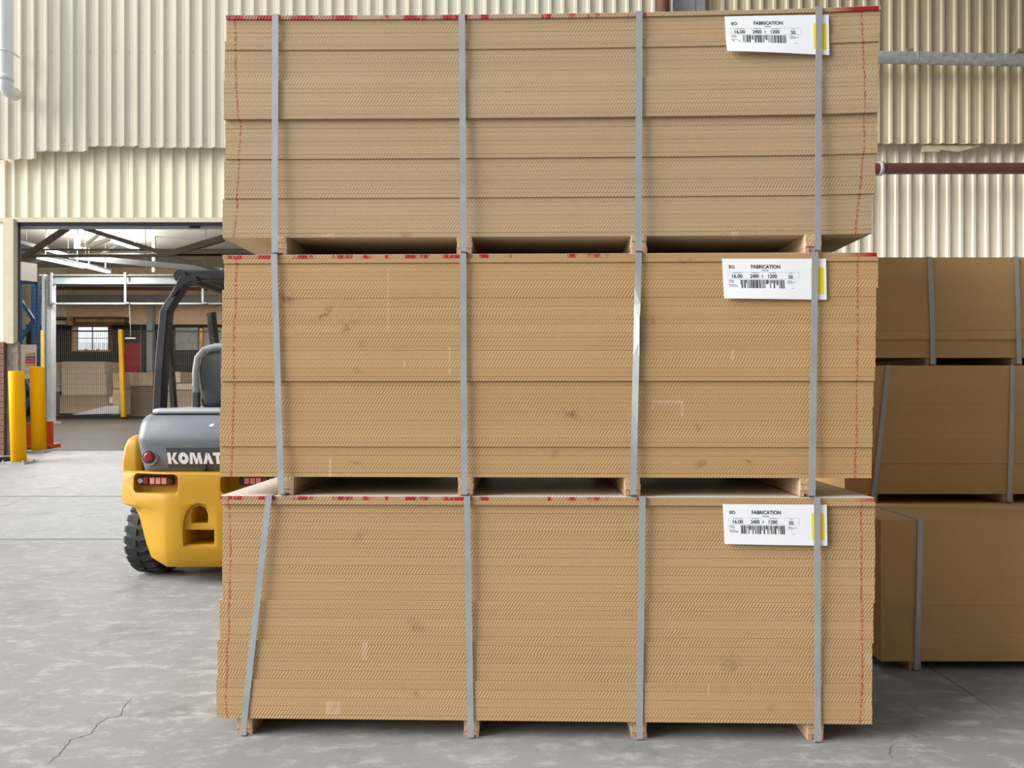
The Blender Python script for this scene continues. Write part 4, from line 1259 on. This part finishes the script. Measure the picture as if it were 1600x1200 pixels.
o = MB().box(*pbox(60, 461, 420, 473, DB - .8, .35)).build('air_duct', mat['duct'], bevel=.02); tag(o, 'grey rectangular air duct along the rear wall', 'duct')
a = P(60, 450, DB - 1.2); b_ = P(420, 452, DB - 1.2)
o = MB().tube([a, b_], .055, 12).build('sprinkler_pipe', mat['redpipe']); tag(o, 'dark red sprinkler pipe above the air duct', 'pipe')
a = P(60, 445, 19.4); b_ = P(420, 446, 19.4)
o = MB().tube([a, b_], .025, 8).build('conduit', mat['plastic_black']); tag(o, 'thin dark conduit under the gantry beam', 'conduit')

# roof trusses and fluorescent lamps
def truss(name, label, members, m_='truss'):
    p0 = members[0][0]
    root = empty(name, p0); tag(root, label, 'truss')
    for (a, b2, w_, h_) in members:
        MB(root.location).bar(a, b2, w_, h_).build('truss_member', mat[m_], root)
    return root
dA1, dA2 = 15.0, 17.5
truss('roof_truss', 'taupe steel roof truss nearest the doorway', [
    (P(36, 403, dA1), P(104, 357, dA1), .08, .10), (P(36, 400, dA1), P(420, 399, dA1), .05, .05), (P(34, 390, dA1), P(420, 390.5, dA1), .03, .035),
    (P(130, 356, dA1), P(262, 398, dA1), .07, .085), (P(262, 398, dA1), P(350, 426, dA1), .06, .07), (P(262, 398, dA1), P(350, 372, dA1), .09, .12), (P(104, 357, dA1), P(135, 330, dA1), .08, .10), (P(120, 330, dA1), P(130, 356, dA1), .05, .07),
    (P(262, 396, dA1), P(420, 397, dA1), .05, .09)])
truss('roof_truss', 'taupe steel roof truss farther inside the workshop', [
    (P(36, 415, dA2), P(70, 405, dA2), .06, .07), (P(135, 386, dA2), P(180, 370, dA2), .06, .08), (P(153, 400, dA2), P(190, 380, dA2), .05, .06), (P(60, 398, dA2), P(420, 396, dA2), .04, .05), (P(130, 385, dA2), P(160, 362, dA2), .05, .06)])
for (px, py0, py1, d) in ((118, 352, 390, 16.5), (239.5, 400, 425, 20)):
    bx = pbox(px - 2.5, py0, px + 2.5, py1, d, .06)
    o = MB().box(bx[0], (bx[1][0], bx[1][1], zc(d) - .003)).build('drop_pipe', mat['galv']); tag(o, 'pale vertical drop pipe %s' % ('below the nearest truss' if px < 200 else 'above the gantry beam'), 'pipe')
def tray(a, b2, w_, h_, label):
    root = empty('cable_tray', a); tag(root, label, 'tray')
    MB(root.location).bar(a, b2, w_, h_).build('channel', mat['galv'], root)
    for t_ in (.1, .5, .9):
        q = a.lerp(b2, t_); MB(root.location).tube([q, Vector((q.x, q.y, zc(q.y) - .003))], .008, 6).build('suspension_rod', mat['truss'], root)
tray(P(110, 401, 17), P(345, 423, 17), .10, .12, 'long pale cable tray slanting under the trusses')
tray(P(33, 378, 16), P(115, 402, 16), .10, .07, 'short pale cable tray at the left under the ceiling')
def lamp(a, b2, label, k=1.0):
    root = empty('fluorescent_lamp', a); tag(root, label, 'lamp', 'fluorescent lamps in the workshop')
    up = Vector((0, 0, .05))
    MB(root.location).bar(a + up, b2 + up, .14, .05).build('housing', mat['galv'], root)
    MB(root.location).bar(a, b2, .10, .05).build('tube', mat['tube'], root)
    for t_ in (.15, .85):
        q = a.lerp(b2, t_); MB(root.location).tube([q + up, Vector((q.x, q.y, zc(q.y) - .003))], .008, 6).build('suspension_rod', mat['truss'], root)
    d = bpy.data.lights.new('lamp_light', 'AREA'); d.shape = 'RECTANGLE'; d.size = max(.3, (b2 - a).length); d.size_y = .14; d.energy = 60 * k; d.color = (1, .97, .92)
    L = bpy.data.objects.new('lamp_light', d); mid = (a + b2) / 2 - Vector((0, 0, .04)); u = (b2 - a).normalized()
    X = u; Z = Vector((0, 0, 1)); Y = Z.cross(X).normalized(); Z = X.cross(Y)
    L.matrix_world = Matrix((( X.x, Y.x, Z.x, mid.x - a.x), (X.y, Y.y, Z.y, mid.y - a.y), (X.z, Y.z, Z.z, mid.z - a.z), (0, 0, 0, 1)))
    link(L, root)
    d2_ = d.copy(); d2_.energy = 85 * k; U = bpy.data.objects.new('lamp_light', d2_)  # upward light added above the housing to brighten the ceiling
    U.matrix_world = L.matrix_world @ Matrix.Translation((0, 0, .14)) @ Matrix.Rotation(math.pi, 4, 'X'); link(U, root)
lamp(P(174, 376, 17), P(217, 390, 17.3), 'bright fluorescent lamp hung below the ceiling to the right of the others')
lamp(P(60, 402, 15.5), P(131, 417, 16.5), 'long fluorescent lamp hanging at the left inside the workshop')
lamp(P(133, 416, 19.0), P(170, 425, 20.0), 'farther fluorescent lamp in line with the long one')
lamp(P(400, 400, 17.0), P(450, 400, 17.0), 'unseen fluorescent lamp added behind the front stack for interior light')  # out of sight; added to light the workshop interior
lamp(Vector((-8.2, 11.9, 4.7)), Vector((-7.0, 11.9, 4.7)), 'unseen lamp added inside the door head to brighten the rack sign', .35)  # added lamp above the lintel, out of view, lifts the rack sign
lamp(Vector((-5.0, 11.9, 4.7)), Vector((-3.8, 11.9, 4.7)), 'unseen lamp added inside the door head above the forklift as fill light', .15)  # second added lamp, out of view, weak fill near the doorway
lamp(P(118, 389, 18), P(126, 389, 18), 'small bright lamp at the foot of the drop pipe, left one of two')
lamp(P(132, 389, 18), P(138, 389, 18), 'small bright lamp near the drop pipe, right one of two')
# hanging sign-lamp before the red door
hl = empty('pendant_fitting', P(204, 528, 21)); tag(hl, 'white bar fitting hanging on a thin cord before the red door', 'fitting')
MB(hl.location).bar(P(196, 528.5, 21), P(212, 528.5, 21), .05, .03).build('bar', mat['sign'], hl)
MB(hl.location).tube([P(204, 528, 21), P(204, 517, 21), P(202, 476, 21)], .008, 6).build('cord', mat['galv_dull'], hl)

# blue pallet rack upright with signs
dK = 12.6
rk = empty('rack_upright', (xpx(50, dK), dK, zf(dK))); tag(rk, 'blue pallet rack upright with diagonal braces behind the bollards', 'rack')
for (a0, a1, dd) in ((48.5, 53, dK + .5), (54.5, 59.5, dK)):
    wpart('post', rk, 'blue', ((xpx(a0, dd), dd, zf(dd)), (xpx(a1, dd), dd + .07, zpx(437, dd))))
wpart('post', rk, 'blue', ((xpx(26, dK), dK, zf(dK)), (xpx(31, dK), dK + .07, zpx(437, dK))))
wpart('beam', rk, 'blue', ((xpx(28, dK), dK, zpx(443, dK)), (xpx(58, dK), dK + .06, zpx(438, dK))))
for (p0, p1) in (((30, 466), (53, 500)), ((31, 532), (53, 500)), ((31, 655), (53, 610)), ((38, 590), (53, 622))):
    b = MB(rk.location); b.bar(P(*p0, dK + .3), P(*p1, dK + .3), .05, .05); b.build('brace', mat['blue'], rk)
b = MB().box((0, 0, 0), (.02, .004, .03)).mesh('slot'); b.materials.append(mat['plastic_black'])
for k in range(16):
    z = zpx(445 + k * 6.2, dK)
    part('slot', b, None, rk, (xpx(56.5, dK) - rk.location.x, -.0045, z - rk.location.z))
o = empty('load_sign', P(46, 441, dK - .03)); tag(o, 'blank white board at the top of the blue rack upright', 'sign')
MB(o.location).prism([(xpx(31, dK), zpx(438, dK)), (xpx(60, dK), zpx(441, dK)), (xpx(60, dK), zpx(413, dK)), (xpx(31, dK), zpx(409, dK))], 'y', dK - .05, dK - .03).build('panel', mat['sign'], o)
o = empty('safety_notice', P(48, 592, dK - .05)); tag(o, 'white notice with coloured stripes on the blue rack', 'sign')
wpart('panel', o, 'sign', ((xpx(36, dK), dK - .06, zpx(592, dK)), (xpx(60, dK), dK - .045, zpx(539, dK))))
for (y0, y1, m_) in ((551, 555.5, 'sign_gold'), (557, 560, 'sign_blue'), (561, 564, 'sign_red'), (565, 568, 'sign_red'), (569.5, 573, 'sign_gold')):
    wpart('stripe', o, m_, ((xpx(43.5, dK), dK - .064, zpx(y1, dK)), (xpx(59, dK), dK - .06, zpx(y0, dK))))
for y0 in (542.5, 544.5, 578, 581, 584):
    wpart('print_line', o, 'ink_line', ((xpx(37.5, dK), dK - .063, zpx(y0 + .8, dK)), (xpx(48, dK), dK - .06, zpx(y0, dK))))

# mustard posts
def guard_post(px0, py0, px1, py1, d, wd, m_, label):
    a, b2 = P(px0, py0, d), P(px1, py1, d)
    a.z = max(zf(d), a.z)
    o = MB(a).bar(a, b2, wd, wd).build('guard_post', mat[m_], bevel=.01); o.location = a; tag(o, label, 'post')
guard_post(64, 655, 62, 516, 17.5, .10, 'post_yellow', 'thin mustard post behind the inner bollard')
guard_post(193, 652, 188.5, 515, 21.7, .11, 'post_yellow', 'leaning mustard post between the two groups of stored boards')
guard_post(314, 640, 315, 513, 23, .10, 'post_orange', 'ochre post seen through the forklift cabin')

# stored boards in the workshop
def store(label, boxes, d, dep=1.1):
    a = boxes[0]
    base = Vector((xpx((a[0] + a[2]) / 2, d), d, zf(d)))
    root = empty('stored_boards', base); tag(root, label, 'board stack', 'stacks of boards in the workshop')
    for (x0, y0, x1, y1, n, m_) in boxes:
        for k in range(n):
            ya = y0 + (y1 - y0) * k / n; yb_ = y0 + (y1 - y0) * (k + 1) / n
            j = random.uniform(-.4, .4)
            wpart('board_bundle', root, m_, ((xpx(x0 + j, d), d, zpx(yb_, d) + .004), (xpx(x1 + j, d), d + dep, zpx(ya, d))))
    return root
mat['store_pale'] = M('pale_stored_board', (0.80, 0.66, 0.53), 0.8, var=0.06, scale=4)
mat['store_mid'] = M('tan_stored_board', (0.56, 0.43, 0.31), 0.8, var=0.08, scale=4)
mat['store_brown'] = M('brown_stored_board', (0.24, 0.165, 0.11), 0.8, var=0.1, scale=4)
store('tall pale board stack on the left in the workshop', [(97, 565, 164, 585, 2, 'store_pale'), (96.5, 585, 165, 605, 3, 'store_pale'), (97, 605, 166, 618, 1, 'store_pale')], 23.6)
store('wide low board stack beneath the tall pale one', [(94, 618.5, 169, 646, 3, 'store_mid')], 23.3, 1.4)
store('tan and brown board stack left of the tall pale one', [(72, 566, 96, 603, 3, 'store_mid'), (74, 604, 95, 612, 3, 'store_pale'), (70, 613, 94, 650, 4, 'store_brown')], 23.9, .9)
store('narrow tan board stack left of the leaning mustard post', [(176.5, 583, 187, 607, 2, 'store_mid'), (176.5, 608, 188, 648, 4, 'store_mid')], 22.4, .6)
store('small brown bundle between the pale stack and the narrow one', [(170.6, 600, 175, 620, 2, 'store_brown'), (170.6, 620.5, 175.4, 630, 1, 'store_pale'), (170.6, 630.5, 175.4, 649, 2, 'store_brown')], 22.4, .6)
store('brown layered board stack below the red door', [(195, 582, 239, 603, 2, 'store_mid'), (195, 604, 240, 650, 8, 'store_brown')], 23.5)
store('pale board stack seen beneath the forklift guard', [(243, 581, 282, 598, 2, 'store_pale'), (245, 599, 313, 609, 1, 'store_pale'), (245, 610, 315, 648, 4, 'store_mid')], 23.35)
o = empty('foam_sheet', P(150, 646, 22.15)); tag(o, 'white sheet leaning low in front of the wide board stack', 'sheet')
MB(o.location).prism([(xpx(112, 22.15), zpx(648, 22.15)), (xpx(186, 22.15), zpx(646, 22.15)), (xpx(186, 22.15), zpx(634, 22.15)), (xpx(168, 22.15), zpx(634, 22.15))], 'y', 22.15, 22.2).build('panel', mat['sign'], o)
# mesh fence in front of the stored boards
mf = empty('mesh_fence', (xpx(130, 22.0), 22.0, zf(22))); tag(mf, 'fine wire mesh fence in front of the stored boards', 'fence')
b = MB(mf.location)
px = 80.0
while px < 336:
    b.bar((xpx(px, 22), 22, zf(22)), (xpx(px, 22), 22, zpx(517, 22)), .007, .007); px += 3.2
for k in range(8):
    z = zf(22) + .1 + k * .3
    b.bar((xpx(80, 22), 22, z), (xpx(336, 22), 22, z), .006, .006)
tag(b.build('wire_mesh', mat['wire'], mf), kind='stuff')
MB(mf.location).bar(P(28, 517, 22), P(420, 518, 22), .04, .04).build('top_rail', mat['plastic_black'], mf)
wpart('bottom_rail', mf, 'plastic_black', ((xpx(80, 22), 21.98, zf(22)), (xpx(336, 22), 22.05, zf(22) + .07)))
